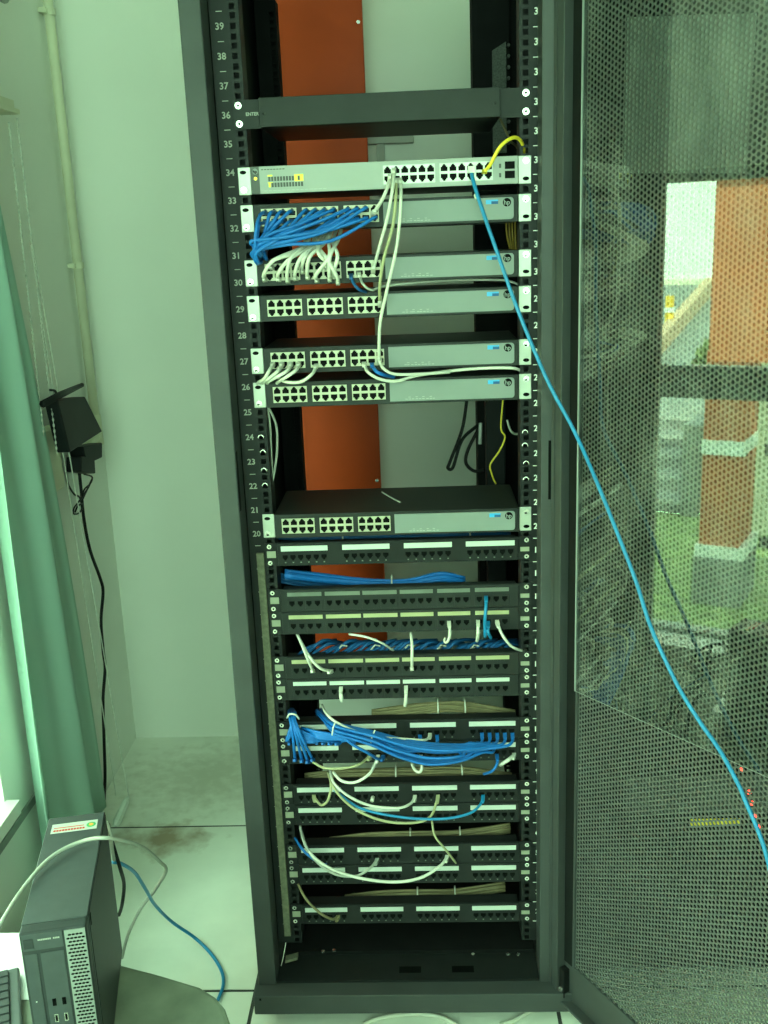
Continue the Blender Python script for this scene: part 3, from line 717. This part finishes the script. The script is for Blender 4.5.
# blue cables on the panels with five plugs
T1 = px(292, 717, Y=-.025)
for k, (x, y) in enumerate(((295, 760), (302, 761), (308, 762), (313, 760), (290, 742), (287, 738))):
    cable([px(288 + k, 709, Y=.05), T1 + Vector((.002 * (k - 2), .003 * (k % 2), 0)), px(291 + (x - 291) * .5 + (k == 4) * -3, 738, Y=-.045), px(x, y, Y=YP)], .0029, BL,
          'blue cable fanning down from the tie at the left of the panels', 'blue fan at left', plugs=(1,))
tag(MB().tube(spline(pth([(287, 718, -.03), (290, 714, -.036), (296, 715, -.036), (299, 719, -.028)]), 4), .0018, 6).build('cable_tie', WH, None, True), 'white tie around the blue fan at the left of panels', 'cable tie')
for k in range(6):
    x = 305 + 7.5 * (k % 5); y = 741 if k < 4 else 737
    cable([(292, 720 + k, .01), (300, 730 + k * 2, -.03), (315, 737 + k, -.035), (x + 12, y + 1, YP)], .0027, BL, 'blue cable sweeping right from the left tie to nearby ports', 'blue sweep at left', plugs=(1,))
for k in range(11):
    dy = (k - 5) * 2.3; dY = -.008 * ((k * 5) % 4)
    if k < 5: ex, ey = 482 + 7.6 * k, 735
    else: ex, ey = (420, 737) if k == 5 else ((437, 737) if k == 6 else (470 + 8 * (k - 7), 744))
    mid = [(318 + random.uniform(-3, 3), 712 + random.uniform(-3, 3), .05), (333, 727 + dy * .45, -.035 + dY), (352, 733 + dy * .5, -.045 + dY), (374, 739 + dy * .6, -.05 + dY)]
    if k in (5, 6): tail = [(398, 748 + dy, -.055), (ex - 10, 750, -.045), (ex, ey + 6, -.03), (ex, ey, YP)]
    else: tail = [(400, 748 + dy * .8, -.05 + dY), (430, 754 + dy * .9, -.05 + dY), (460, 753 + dy * .7, -.045 + dY), (ex - 12, 748 + dy * .4, -.045), (ex - 1, ey + 8, -.035), (ex, ey, YP)]
    cable(mid + tail, .0029, BL, 'blue cable of the thick bundle sagging across the black panels', 'thick blue bundle', plugs=(1,))
for k in range(5):
    cable([(302 + 3 * k, 728 + k, -.02), (318, 732 + k * 1.5, -.045), (336, 735 + k, -.05), (356, 738 + k, -.045)], .0029, BL, 'blue cable joining the thick bundle from the left ports', 'blue joiners')
cable([(336, 731, -.05), (352, 744, -.06), (368, 753, -.055), (378, 759, -.03), (383, 757, YP)], .0029, BL, 'single blue cable dropping from the bundle to a lower port', plugs=(1,))
for (xa, ya, xb, yb) in ((336, 721, 332, 735), (375, 730, 371, 743)):
    tag(MB().tube(pth([(xa, ya, -.062), ((xa + xb) / 2 - 1, (ya + yb) / 2, -.068), (xb, yb, -.062)]), .0015, 6).build('cable_tie', WH), 'white tie around the thick blue bundle, ' + ('nearer the left' if xa < 350 else 'nearer the middle'), 'cable tie')
cable([(322, 705, .03), (326, 713, -.03), (336, 722, -.055), (355, 731, -.065), (378, 737, -.065), (405, 739, -.05), (425, 740, -.04), (430, 735, YP)], .0026, WH, 'white cable riding on top of the thick blue bundle', plugs=(1,))
cable([(313, 762, -.02), (325, 768, -.04), (345, 768, -.045), (360, 764, -.04), (370, 756, YP)], .0025, 'label_cream', 'cream cable sagging from a lower port to the left', plugs=(1,))
cable([(333, 772, -.02), (342, 781, -.045), (356, 782, -.05), (370, 773, -.045), (378, 757, YP)], .0028, WH, 'white cable drooping from a lower port to the left', plugs=(1,))
cable([(421, 757, YP), (422, 766, -.03), (420, 772, -.035), (415, 770, -.03), (412, 764, -.015)], .0028, WH, 'white hook-shaped lead below the thick blue bundle', plugs=(0,))
cable([(497, 756, YP), (497, 764, -.03), (492, 771, -.03), (484, 774, .0)], .0028, BL, 'blue lead curling left at the right end below the bundle', plugs=(0,))
cable([(514, 755, YP), (508, 760, -.03), (500, 765, -.02)], .0036, WH, 'white stub pointing left at the right end below the bundle', plugs=(0,))
# white loops on the next pair
cable([(328, 772, .0), (331, 785, -.04), (328, 800, -.045), (321, 805, -.04), (314, 797, YP)], .0025, 'label_cream', 'cream looped lead at the left of the looped-lead panel', plugs=(1,))
cable([(330, 770, .0), (334, 783, -.045), (350, 797, -.055), (372, 806, -.055), (398, 808, -.05), (410, 804, -.035), (415, 797, YP)], .0026, WH, 'white cable sagging to the third port group', plugs=(1,))
cable([(331, 772, .0), (334, 788, -.045), (352, 807, -.055), (380, 820, -.06), (410, 823, -.055), (430, 817, -.045), (438, 797, YP)], .0026, 'label_cream', 'cream cable sagging lowest on the looped-lead panel', plugs=(1,))
cable([(334, 790, -.03), (360, 808, -.05), (400, 817, -.055), (440, 819, -.055), (468, 814, -.045), (480, 805, -.03), (483, 797, YP)], .0026, 'cable_cyan', 'teal cable sagging across the label strips to the right', plugs=(1,))
cable([(373, 797, YP), (372, 801, -.02)], .004, WH, 'white plug in the second port group of the looped-lead panel', n=2)
# lower panels
cable([(300, 826, .0), (304, 842, -.035), (316, 861, -.045), (335, 874, -.05), (356, 876, -.045), (370, 868, -.035), (377, 860, YP)], .0026, 'cable_grey', 'pale cable drooping to a port of the third lowest panel', plugs=(1,))
cable([(300, 828, .0), (308, 850, -.04), (326, 866, -.05), (355, 877, -.055), (392, 882, -.055), (420, 878, -.05), (440, 866, -.035), (447, 857, YP)], .0029, WH, 'long white cable sagging across the two panels near the bottom', plugs=(1,))
cable([(295, 838, .0), (303, 850, -.03), (315, 860, -.04), (325, 865, YP)], .0027, BL, 'blue lead at the left of the third lowest panel', plugs=(1,))
cable([(432, 821, YP), (435, 836, -.03), (446, 850, -.03), (456, 863, YP)], .0022, 'label_cream', 'cream lead dropping between the lower panels', plugs=())
cable([(298, 884, -.01), (306, 899, -.035), (320, 913, -.04), (332, 919, -.03), (338, 917, YP)], .0026, 'cable_beige', 'beige lead at the left of the lowest panel', plugs=(1,))
# wisp on the base and white cable lying on the floor in front
cable([Vector(px(286, 942, Y=.0)), Vector(px(283, 958, Y=-.01)), Vector(px(281, 966, Z=.088))], .0010, WH, 'thin white thread hanging onto the rack base', name='thread')
c0 = px(292, 960, Z=.09)
tag(MB().hexa([(c0.x + a, c0.y + b + a * .4, .0925 + c) for c in (0, .006) for b in (-.008, .008) for a in (-.012, .012)]).build('foam_scrap', 'foam'), 'crumb of foam lying on the rack base', 'foam scrap')
fc = [px(x, y, Z=.006) for (x, y) in ((345, 1040), (365, 1024), (385, 1017), (415, 1014), (440, 1017), (465, 1030), (480, 1040))]
cable(fc, .0045, WH, 'white cable looping on the floor in front of the plinth', name='floor_cable')
fc = [px(x, y, Z=.006) for (x, y) in ((500, 1026), (515, 1020), (530, 1011), (540, 1002))]
cable(fc, .0045, WH, 'white cable end coming out from under the rack', name='floor_cable')

# ------------------------------------------------------------------ cabinet standing beyond the open door
nb = root('server_cabinet', (.64, .4, 0), 'dark closed cabinet seen through the perforated door', 'cabinet')
o_ = nb.location.copy()
MB().box(.325, .955, .01, .80, .05, 2.08).build('cabinet_body', 'rack_black', nb, off=o_, bevel=.004)
fd = MB().box(.335, .945, -.012, .008, .07, 2.05).build('cabinet_door', 'rack_black', nb, off=o_, bevel=.003)
for q in ((742, 770), (749, 792), (752, 803), (756, 816), (760, 827)):
    c = px(*q, Y=-.014); MB().disc(c.x, c.z, .0045, -.016, -.012, seg=10).build('indicator_light', 'led_red', fd, off=o_)
a, b2 = px(690, 826, Y=-.014), px(741, 818, Y=-.014)
MB().box(a.x, b2.x, -.0135, -.012, a.z, a.z + .014).build('yellow_label', 'cable_yellow', fd, off=o_)
MB().box(.42, .80, -.0135, -.012, .42, .50).build('front_slot', 'rack_grey', fd, off=o_)
hd = MB().box(.885, .915, -.020, -.012, .98, 1.16).build('handle_plate', 'rack_grey', fd, off=o_, bevel=.003)
for i in range(24): MB().box(.42, .82, -.0135, -.012, 1.25 + .03 * i, 1.262 + .03 * i).build('vent_slot', 'black', fd, off=o_)
for x in (.37, .91):
    for y in (.08, .72): MB().disc(x, y, .025, 0, .05, axis='z').build('foot', 'plastic_black', nb, off=o_)

# ------------------------------------------------------------------ left wall: pipe, router, blind chains, curtain
XL = WL
pp = root('conduit_pipe', (WL, 1.05, 1.02), 'cream conduit pipe running down the wall corner to a tee fitting', 'pipe'); o_ = pp.location.copy()
MB().tube([Vector((-.872, 1.045, CH)), Vector((-.872, 1.045, 1.035))], .0125, 12).build('pipe_run', 'pvc', pp, True, o_)
MB().tube([Vector((-.872, 1.045, 1.06)), Vector((-.872, 1.045, .975))], .017, 12).build('tee_fitting', 'pvc', pp, True, o_)
MB().tube([Vector((-.872, 1.045, 1.0)), Vector((-.872, .85, .965))], .0125, 12).build('side_run', 'pvc', pp, True, o_)
for z in (1.47, 2.1): MB().tube([Vector((-.872, 1.045, z + .008)), Vector((-.872, 1.045, z - .008))], .017, 12).box(-.889, -.870, 1.012, 1.03, z - .006, z + .006).build('pipe_clip', 'pvc', pp, False, o_)
# white junction box under the router
tag(MB().box(WL, WL + .03, .60, .72, .93, 1.09).build('junction_box', 'pvc', bevel=.004), 'pale junction box on the wall behind the black router', 'junction box')
rt = root('router', px(66, 425, X=-.83), 'black wireless router hung askew on the wall with one stubby antenna', 'router'); o_ = rt.location.copy()
c = [px(*q, X=-.845) for q in ((43, 400), (72, 397), (90, 432), (56, 453))]
n_ = Vector((.035, 0, 0))
MB().hexa([c[3], c[2], c[3] + n_, c[2] + n_, c[0], c[1], c[0] + n_, c[1] + n_]).build('casing', 'plastic_black', rt, off=o_, bevel=.004)
MB().tube([px(43, 404, X=-.82), px(60, 395, X=-.82), px(82, 385, X=-.82)], .007, 8, [.009, .009, .006]).build('antenna', 'plastic_black', rt, True, o_)
MB().tube(spline([px(58, 397, X=-.82), px(55, 391, X=-.82), px(50, 390, X=-.82)], 4), .003, 6).build('antenna_joint', 'plastic_black', rt, True, o_)
ad = root('power_adapter', px(76, 460, X=-.85), 'black plug adapter below the router', 'adapter'); o_ = ad.location.copy()
c = [px(*q, X=-.865) for q in ((68, 447), (88, 443), (88, 458), (72, 465))]; n_ = Vector((.04, 0, 0))
MB().hexa([c[3], c[2], c[3] + n_, c[2] + n_, c[0], c[1], c[0] + n_, c[1] + n_]).build('adapter_head', 'plastic_black', ad, off=o_, bevel=.003)
c = [px(*q, X=-.865) for q in ((66, 457), (80, 457), (81, 474), (66, 472))]
MB().hexa([c[3], c[2], c[3] + n_, c[2] + n_, c[0], c[1], c[0] + n_, c[1] + n_]).build('adapter_body', 'plastic_black', ad, off=o_, bevel=.003)
XC = -.868
def wc(pts, r, mat, label, name, X=XC, group=None): return cable([px(x, y, X=X) for (x, y) in pts], r, mat, label, group, name=name, n=8)
wc([(79, 470), (81, 490), (84, 520), (90, 550), (100, 578), (103, 592), (101, 620), (103, 650), (105, 668), (103, 700), (104, 740), (105, 775), (104, 800)], .0045, 'cable_black', 'black power cord running down the wall corner from the adapter', 'power_cable')
wc([(66, 472), (68, 484), (74, 494), (80, 498), (82, 510)], .0026, 'cable_black', 'thin black lead drooping under the adapter', 'wire')
wc([(84, 474), (92, 477), (90, 484), (84, 490), (82, 500), (86, 492), (92, 479), (88, 488), (80, 500), (74, 508), (74, 514), (80, 512), (83, 504), (78, 506), (75, 512)], .0024, 'cable_black', 'coil of thin black lead tied below the adapter', 'wire', -.855)
# vertical blind chains
for (xa, ya, xb, yb) in ((9, 122, 44, 436), (17, 118, 57, 453)):
    a = px(xa, ya, X=-.83); b2 = px(xb, yb, X=-.83); nn = 220
    pts = [a.lerp(b2, k / nn) for k in range(nn + 1)]
    tag(MB().tube(pts, .002, 6, [.0026 if k % 4 < 2 else .0009 for k in range(nn + 1)]).build('bead_chain', 'cord', None, True),
        'white bead chain hanging beside the curtain, ' + ('nearer the curtain' if xa < 12 else 'nearer the pipe'), 'bead chain')
tag(MB().box(-.888, -.815, .10, .600, 1.802, 1.812).box(-.845, -.822, .10, .590, 1.812, 1.83).build('blind_rail', 'pvc'), 'pale end of the blind rail above the bead chains', 'blind rail')
for k, (p1, p2) in enumerate((((31, 245), (116, 796)), ((33, 245), (129, 798)))):
    a = px(*p1, X=-.835); b2 = px(*p2, Z=.055)
    tag(MB().tube([a, a.lerp(b2, .5) + Vector((0, 0, -.006)), b2], .0014, 5).build('blind_string', 'cord'), 'thin white blind cord down to its weight, ' + ('left strand' if k == 0 else 'right strand'), 'cord')
wt = px(124, 812, Z=.03); a = px(115, 826, Z=.010); b2 = px(128, 797, Z=.055)
tag(MB().tube([a, a.lerp(b2, .15), a.lerp(b2, .85), b2], .012, 8, [.007, .012, .010, .005]).build('cord_weight', 'clear_tag'), 'clear plastic cord weight lying on the floor by the wall', 'weight')
# curtain drawn aside, hanging in folds
V = []; Fc = []; NU, NZ = 60, 24
def edge_far(z): return .695 - .055 * z - .045 * z * z
def edge_near(z): return .215 + .03 * z
for i in range(NZ + 1):
    z = .03 + (2.05 - .03) * i / NZ
    for j in range(NU + 1):
        u = j / NU; y = edge_near(z) + (edge_far(z) - edge_near(z)) * u
        fold = .026 * math.sin(u * 2 * math.pi * 1.7 + 1.9 + .25 * math.sin(z * 2)) + .010 * math.sin(u * 23 + z)
        V.append((-.838 + fold * (.7 + .3 * (1 - z / 2)), y, z))
for i in range(NZ):
    for j in range(NU):
        a = i * (NU + 1) + j; Fc.append((a, a + 1, a + NU + 2, a + NU + 1))
me = bpy.data.meshes.new('curtain'); me.from_pydata(V, [], Fc); me.polygons.foreach_set('use_smooth', [True] * len(me.polygons))
co = link('curtain', me, 'curtain'); tag(co, 'green fabric curtain drawn to the side of the window', 'curtain')
sd = co.modifiers.new('thickness', 'SOLIDIFY'); sd.thickness = .0012
MB().tube([Vector((-.84, .16, 2.05)), Vector((-.84, .66, 2.05))], .012, 10).build('curtain_rod', 'window_frame', co, True)

# ------------------------------------------------------------------ low bench with computer, keyboard, paper
BZ = .258
bench = root('low_bench', (-.55, -.45, 0), 'low bench draped with grey-green cloth under the computer', 'bench'); o_ = bench.location.copy()
out = [px(x, y, Z=BZ) for (x, y) in ((118, 963), (160, 974), (200, 986), (216, 996), (224, 1006), (229, 1020))]
poly = [(-.845, -.115), (-.62, -.150)] + [(p.x, p.y) for p in out] + [(-.275, -.52), (-.30, -.80), (-.845, -.80)]
mb = MB(); k = len(poly); nn = 6
for i in range(nn):
    z = BZ - (BZ - .035) * i / (nn - 1); s = 0 if i == 0 else .004 + .012 * i / nn
    cx_, cy_ = -.56, -.46
    for j, (x, y) in enumerate(poly):
        d = Vector((x - cx_, y - cy_)); d.normalize(); wv = .008 * math.sin(j * 2.1 + i) * (i / nn)
        mb.v.append((x + d.x * (s + wv), y + d.y * (s + wv), z - (0.006 if i == 0 and False else 0)))
for i in range(nn - 1):
    for j in range(k):
        j2 = (j + 1) % k; mb.f.append((i * k + j, i * k + j2, (i + 1) * k + j2, (i + 1) * k + j))
mb.f.append(tuple(range(k)))
mb.build('cloth_cover', 'cloth_grey', bench, False, o_, bevel=.008)
for (x, y) in ((-.81, -.20), (-.36, -.36), (-.81, -.74), (-.36, -.74)):
    MB().box(x - .02, x + .02, y - .02, y + .02, 0, .20).build('leg', 'rack_dark', bench, off=o_)

# desktop computer standing upright
fl_, fr_, rr_ = px(18, 935, Z=.55), px(86, 924, Z=.55), px(105, 811, Z=.55)
dep = (rr_ - fr_); ang = math.atan2(dep.y, dep.x) - math.pi / 2
PW, PD, PHt = .095, .313, .288
ctr = (fl_ + rr_) / 2
pc = root('desktop_computer', (ctr.x, ctr.y, BZ + .004), 'dark grey slim desktop computer standing upright on the bench', 'computer', rz=ang)
MB().box(-PW / 2, PW / 2, -PD / 2 + .022, PD / 2, 0, PHt).build('case', 'pc_grey', pc, bevel=.0015)
MB().box(PW / 2 - .0008, PW / 2 + .0012, -PD / 2 + .03, PD / 2 - .004, .004, PHt - .004).build('side_cover', 'pc_dark', pc)
MB().box(PW / 2 - .001, PW / 2 + .0022, -PD / 2 + .034, -PD / 2 + .040, PHt - .026, PHt - .008).build('cover_latch', 'black', pc)
bz = MB().box(-PW / 2, PW / 2, -PD / 2, -PD / 2 + .021, 0, PHt).build('front_bezel', 'pc_dark', pc, bevel=.003)
yf = -PD / 2
gr = MB().box(.016, PW / 2 - .002, yf - .0015, yf, .01, PHt - .004).build('grille', 'pc_grille', bz)
hm = MB().prism([(.0024 * math.cos(a) * 1.15, .0016 * math.sin(a)) for a in [math.pi / 3 * i for i in range(6)]], -.0005, 0).mesh('grille_hole')
nh = 0
for i in range(44):
    for j in range(5):
        x = .0205 + j * .0054 + (.0027 if i % 2 else 0); z = .014 + i * .0061
        if x < PW / 2 - .0035 and z < PHt - .006 and z > .06: link('grille_hole', hm, 'black', gr, (x, yf - .0015, z))
MB().box(-PW / 2 + .003, .013, yf - .0012, yf, PHt - .030, PHt - .003).build('drive_bay', 'pc_grey', bz)
MB().box(-PW / 2 + .005, -PW / 2 + .019, yf - .0025, yf - .0012, PHt - .026, PHt - .010).build('power_button', 'pc_dark', bz, bevel=.001)
for i in range(13):
    if i != 8: MB().box(-.022 + .0024 * i, -.0202 + .0024 * i, yf - .0016, yf - .0012, PHt - .0145, PHt - .0120).build('printed_mark', 'cable_grey', bz)
MB().box(-PW / 2 + .004, -PW / 2 + .021, yf - .001, yf, .02, PHt - .036).build('optical_drive', 'pc_grey', bz)
MB().box(-.021, .012, yf - .001, yf, .075, PHt - .036).build('blank_cover', 'pc_grey', bz)
for (x, z, w_, h_, m_) in ((-.011, .165, .0055, .012, 'black'), (.003, .165, .0055, .012, 'black'), (-.011, .137, .0055, .014, 'steel'), (.003, .137, .0055, .014, 'steel'), (-.011, .112, .0055, .014, 'steel'), (.003, .112, .0055, .014, 'steel')):
    s_ = MB().box(x - w_ / 2, x + w_ / 2, yf - .0018, yf - .001, z - h_ / 2, z + h_ / 2).build('front_socket', m_, bz)
    if m_ == 'steel': MB().box(x - .0015, x + .0015, yf - .0022, yf - .0018, z - .005, z + .005).build('socket_tongue', 'black', s_)
MB().disc(-.036, .17, .0012, yf - .0014, yf - .001, seg=8).build('power_light', 'label_white', bz)
st = MB().box(-.038, .038, PD / 2 - .052, PD / 2 - .024, PHt, PHt + .0005).build('top_sticker', 'label_white', pc)
for i in range(11): MB().box(-.034 + i * .0048, -.0302 + i * .0048, PD / 2 - .048, PD / 2 - .043, PHt + .0005, PHt + .0008).build('sticker_print', 'red', st)
MB().box(-.034, .016, PD / 2 - .038, PD / 2 - .036, PHt + .0005, PHt + .0008).build('sticker_print', 'red', st)
MB().disc(.028, PD / 2 - .038, .008, PHt + .0005, PHt + .0008, axis='z').build('sticker_emblem', 'green_print', st)
MB().disc(.028, PD / 2 - .038, .004, PHt + .0008, PHt + .0011, axis='z').build('sticker_emblem', 'orange_print', st)
# keyboard and paper left of it
ka = px(19, 966, Z=BZ + .02); kb = px(22, 1026, Z=BZ + .02)
kd = (ka - kb).normalized(); kang = math.atan2(kd.y, kd.x) - math.pi / 2
kc = ka.lerp(kb, .0); 
kbd = root('keyboard', (ka.x, ka.y, BZ), 'dark keyboard lying beside the computer at the picture edge', 'keyboard', rz=kang)
MB().box(-.16, 0, -.44, 0, .0, .02).build('keyboard_body', 'keyboard', kbd, bevel=.004)
kme = MB().hexa([(a * s, b * s, c) for c, s in ((0, 1), (.007, .86)) for b in (-.0085, .0085) for a in (-.0085, .0085)]).mesh('key')
for i in range(22):
    for j in range(6):
        link('key', kme, 'keycap', kbd, (-.026 - j * .0225, -.018 - i * .0192, .02))
pa = px(17, 940, Z=BZ + .002)
tag(MB().hexa([(-.80 + a, -.245 + b, BZ + .001 + c) for c in (0, .0012) for b in (-.06, .115) for a in (0, .145)]).build('paper_sheet', 'paper'), 'white sheet of paper beside the computer', 'paper')
# cords around the computer
def zc(pts, r, mat, label, name='cord'): return cable([px(x, y, Z=z) for (x, y, z) in pts], r, mat, label, name=name, n=8)
zc([(-12, 950, .54), (0, 925, .555), (22, 890, .557), (50, 858, .560), (80, 842, .562), (108, 838, .57), (140, 846, .50), (160, 862, .38), (166, 871, .32), (155, 890, .22), (140, 910, .15), (128, 935, .08), (122, 958, .02)], .0034, 'cable_grey', 'grey-white cord looping over the computer down to the floor')
zc([(113, 862, .42), (122, 864, .40), (135, 873, .33), (146, 890, .24), (155, 905, .16), (172, 922, .08), (195, 938, .02), (212, 955, .006), (222, 972, .006), (223, 986, .006), (218, 1000, .006)], .0036, 'cable_cyan', 'blue network cord trailing from the computer across the floor')
zc([(108, 824, .50), (113, 845, .45), (120, 868, .40), (124, 885, .32), (122, 905, .25), (119, 915, .20)], .0036, 'cable_black', 'black cord hanging behind the computer')
zc([(107, 822, .52), (111, 835, .50), (112, 848, .47), (114, 860, .43)], .0030, 'cable_grey', 'braided grey cord behind the computer')

def pcl(x, y, z):
    c, s_ = math.cos(ang), math.sin(ang); return Vector((ctr.x + x * c - y * s_, ctr.y + x * s_ + y * c, BZ + .004 + z))
hb_ = PD / 2 + .004
cable([pcl(.02, hb_, .23), pcl(.02, hb_ + .05, .225), pcl(.015, hb_ + .10, .17), pcl(.01, hb_ + .15, .05), pcl(.0, hb_ + .17, -.10), pcl(.0, hb_ + .16, -.25)], .0035, 'cable_black', 'black cord out of the top socket at the computer rear', name='cord')
cable([pcl(-.01, hb_, .20), pcl(-.01, hb_ + .06, .17), pcl(-.01, hb_ + .12, .06), pcl(-.02, hb_ + .17, -.08), pcl(-.02, hb_ + .19, -.25)], .0035, 'cable_black', 'black cord out of the middle socket at the computer rear', name='cord')
cable([pcl(.01, hb_, .09), pcl(.01, hb_ + .07, .08), pcl(.02, hb_ + .10, .02), pcl(.02, hb_ + .11, -.10), pcl(.03, hb_ + .12, -.25)], .0045, 'cable_black', 'thick black cord out of the lowest socket at the computer rear', name='cord')
# ------------------------------------------------------------------ outside the window
def ext(mb, name, mat, label, cat, **k): return tag(mb.build(name, mat, **k), label, cat)
tag(MB().box(-4.6, WL - .15, -6, 8, -.5, -.302).build('lawn', 'grass'), 'green lawn outside the window', 'lawn', kind='stuff')
stp = root('outdoor_steps', (-5.3, 1.2, -.3), 'grey concrete steps beyond the lawn outside the window', 'steps'); o_ = stp.location.copy()
for k in range(5):
    MB().box(-6.4, -4.6 - .30 * k, .95, 6, -.3 + .085 * k, -.3 + .085 * (k + 1)).build('step', 'concrete', stp, off=o_)
    MB().box(-4.6 - .30 * k, -4.594 - .30 * k, .95, 6, -.3 + .085 * k + .06, -.3 + .085 * (k + 1) + .004).build('step_nosing', 'asphalt_pale', stp, off=o_)
MB().box(-6.4, -4.55, .85, .95, -.3, .30).build('side_wall', 'concrete', stp, off=o_)
yd = MB().hexa([(-14.2, -8, -.4), (-6.4, -8, -.4), (-14.2, 9, -.4), (-6.4, 9, -.4), (-14.2, -8, .72), (-6.4, -8, .125), (-14.2, 9, .72), (-6.4, 9, .125)])
tag(yd.build('yard', 'asphalt'), 'grey paved yard sloping up beyond the steps', 'yard', kind='structure')
tag(MB().box(-6.4, -4.6, -6, .85, -.5, -.302).build('lawn', 'grass'), 'strip of lawn beside the outdoor steps', 'lawn', kind='stuff')
col = root('brick_pillar', (-3.15, .38, -.3), 'orange brick pillar and wall outside the window', 'pillar'); o_ = col.location.copy()
MB().box(-3.30, -3.0, .275, .465, -.08, .95).build('shaft', 'brick_orange', col, off=o_)
MB().box(-3.33, -2.97, .25, .485, -.3, -.06).build('plinth', 'concrete', col, off=o_)
MB().box(-3.32, -2.98, .245, .48, -.06, .0).build('base_band', 'facade_white', col, off=o_)
MB().box(-3.31, -2.985, .27, .47, .455, .525).build('band', 'facade_white', col, off=o_)
MB().box(-3.30, -2.99, -1.4, .455, .90, 2.6).build('upper_wall', 'brick_orange', col, off=o_)
MB().box(-3.31, -2.96, -1.4, .46, 1.715, 1.75).build('lintel', 'facade_cream', col, off=o_)
gt = root('iron_railing', (-3.6, 0.0, -.3), 'dark iron railing beside the orange pillar outside', 'railing'); o_ = gt.location.copy()
MB().box(-3.62, -3.58, -1.0, .28, .34, .40).build('top_rail', 'rack_dark', gt, off=o_); MB().box(-3.62, -3.58, -1.0, .28, -.16, -.11).build('bottom_rail', 'rack_dark', gt, off=o_)
for k in range(9): MB().box(-3.608, -3.592, .20 - .14 * k, .213 - .14 * k, -.3, .34).build('bar', 'rack_dark', gt, off=o_)
tag(MB().box(-4.45, -4.30, -3, .60, -.3, .85).build('garden_wall', 'facade_cream'), 'cream low wall behind the iron railing outside', 'garden wall')
bl = root('white_building', (-16, 3, .6), 'white building across the yard seen in the window reflection', 'building'); o_ = bl.location.copy()
MB().box(-20, -14, 2.98, 9, .5, 7).build('wall', 'facade_white', bl, off=o_)
MB().box(-20, -14.3, -8, 2.98, .5, 7).build('wing', 'facade_cream', bl, off=o_)
MB().box(-14.0, -13.93, 2.98, 9, .62, .78).build('skirting', 'facade_cream', bl, off=o_)
for z in (1.25, 3.6):
    for y in (2.62, 1.2, -.4):
        w_ = MB().box(-14.3, -14.26, y, y + .42, z, z + .95).build('window', 'facade_white', bl, off=o_)
        for q in (0, 1): MB().box(-14.27, -14.25, y + .03, y + .39, z + .04 + q * .46, z + .46 + q * .45).build('pane', 'glass_teal', w_, off=o_)
bo = root('bollard', (-9.6, 2.42, .35), 'yellow bollard standing in the yard outside', 'bollard'); o_ = bo.location.copy()
MB().disc(-9.6, 2.42, .05, .34, .80, axis='z').build('post', 'bollard_yellow', bo, off=o_); MB().disc(-9.6, 2.42, .056, .62, .68, axis='z').build('reflective_band', 'facade_white', bo, off=o_)
tag(MB().hexa([(-13, 2.72, .60), (-12.9, 2.82, .60), (-7.4, 2.05, .14), (-7.3, 2.15, .14), (-13, 2.72, .84), (-12.9, 2.82, .84), (-7.4, 2.05, .36), (-7.3, 2.15, .36)]).build('kerb_wall', 'kerb_tan'), 'low tan kerb wall running up the yard outside', 'kerb')
bs = root('garden_bush', (-7.2, 1.45, .1), 'small green bush by the pillar outside the window', 'bush'); o_ = bs.location.copy()
lv = MB()
for i in range(420):
    d = Vector((random.gauss(0, 1), random.gauss(0, 1), random.gauss(0, 1))).normalized() * random.uniform(.6, 1)
    p = Vector((-7.2 + d.x * .20, 1.34 + d.y * .20, .34 + d.z * .26)); n = len(lv.v)
    a = Vector((random.gauss(0, 1), random.gauss(0, 1), random.gauss(0, 1))).normalized() * .06; b2 = a.orthogonal().normalized() * .03
    lv.v += [tuple(p - a), tuple(p + b2), tuple(p + a), tuple(p - b2)]; lv.f.append((n, n + 1, n + 2, n + 3))
f_ = lv.build('foliage', 'grass', bs, off=o_, fix=False); f_['kind'] = 'stuff'
MB().tube([Vector((-7.2, 1.34, .12)), Vector((-7.2, 1.34, .40))], .03, 8).build('stem', 'kerb_tan', bs, off=o_)
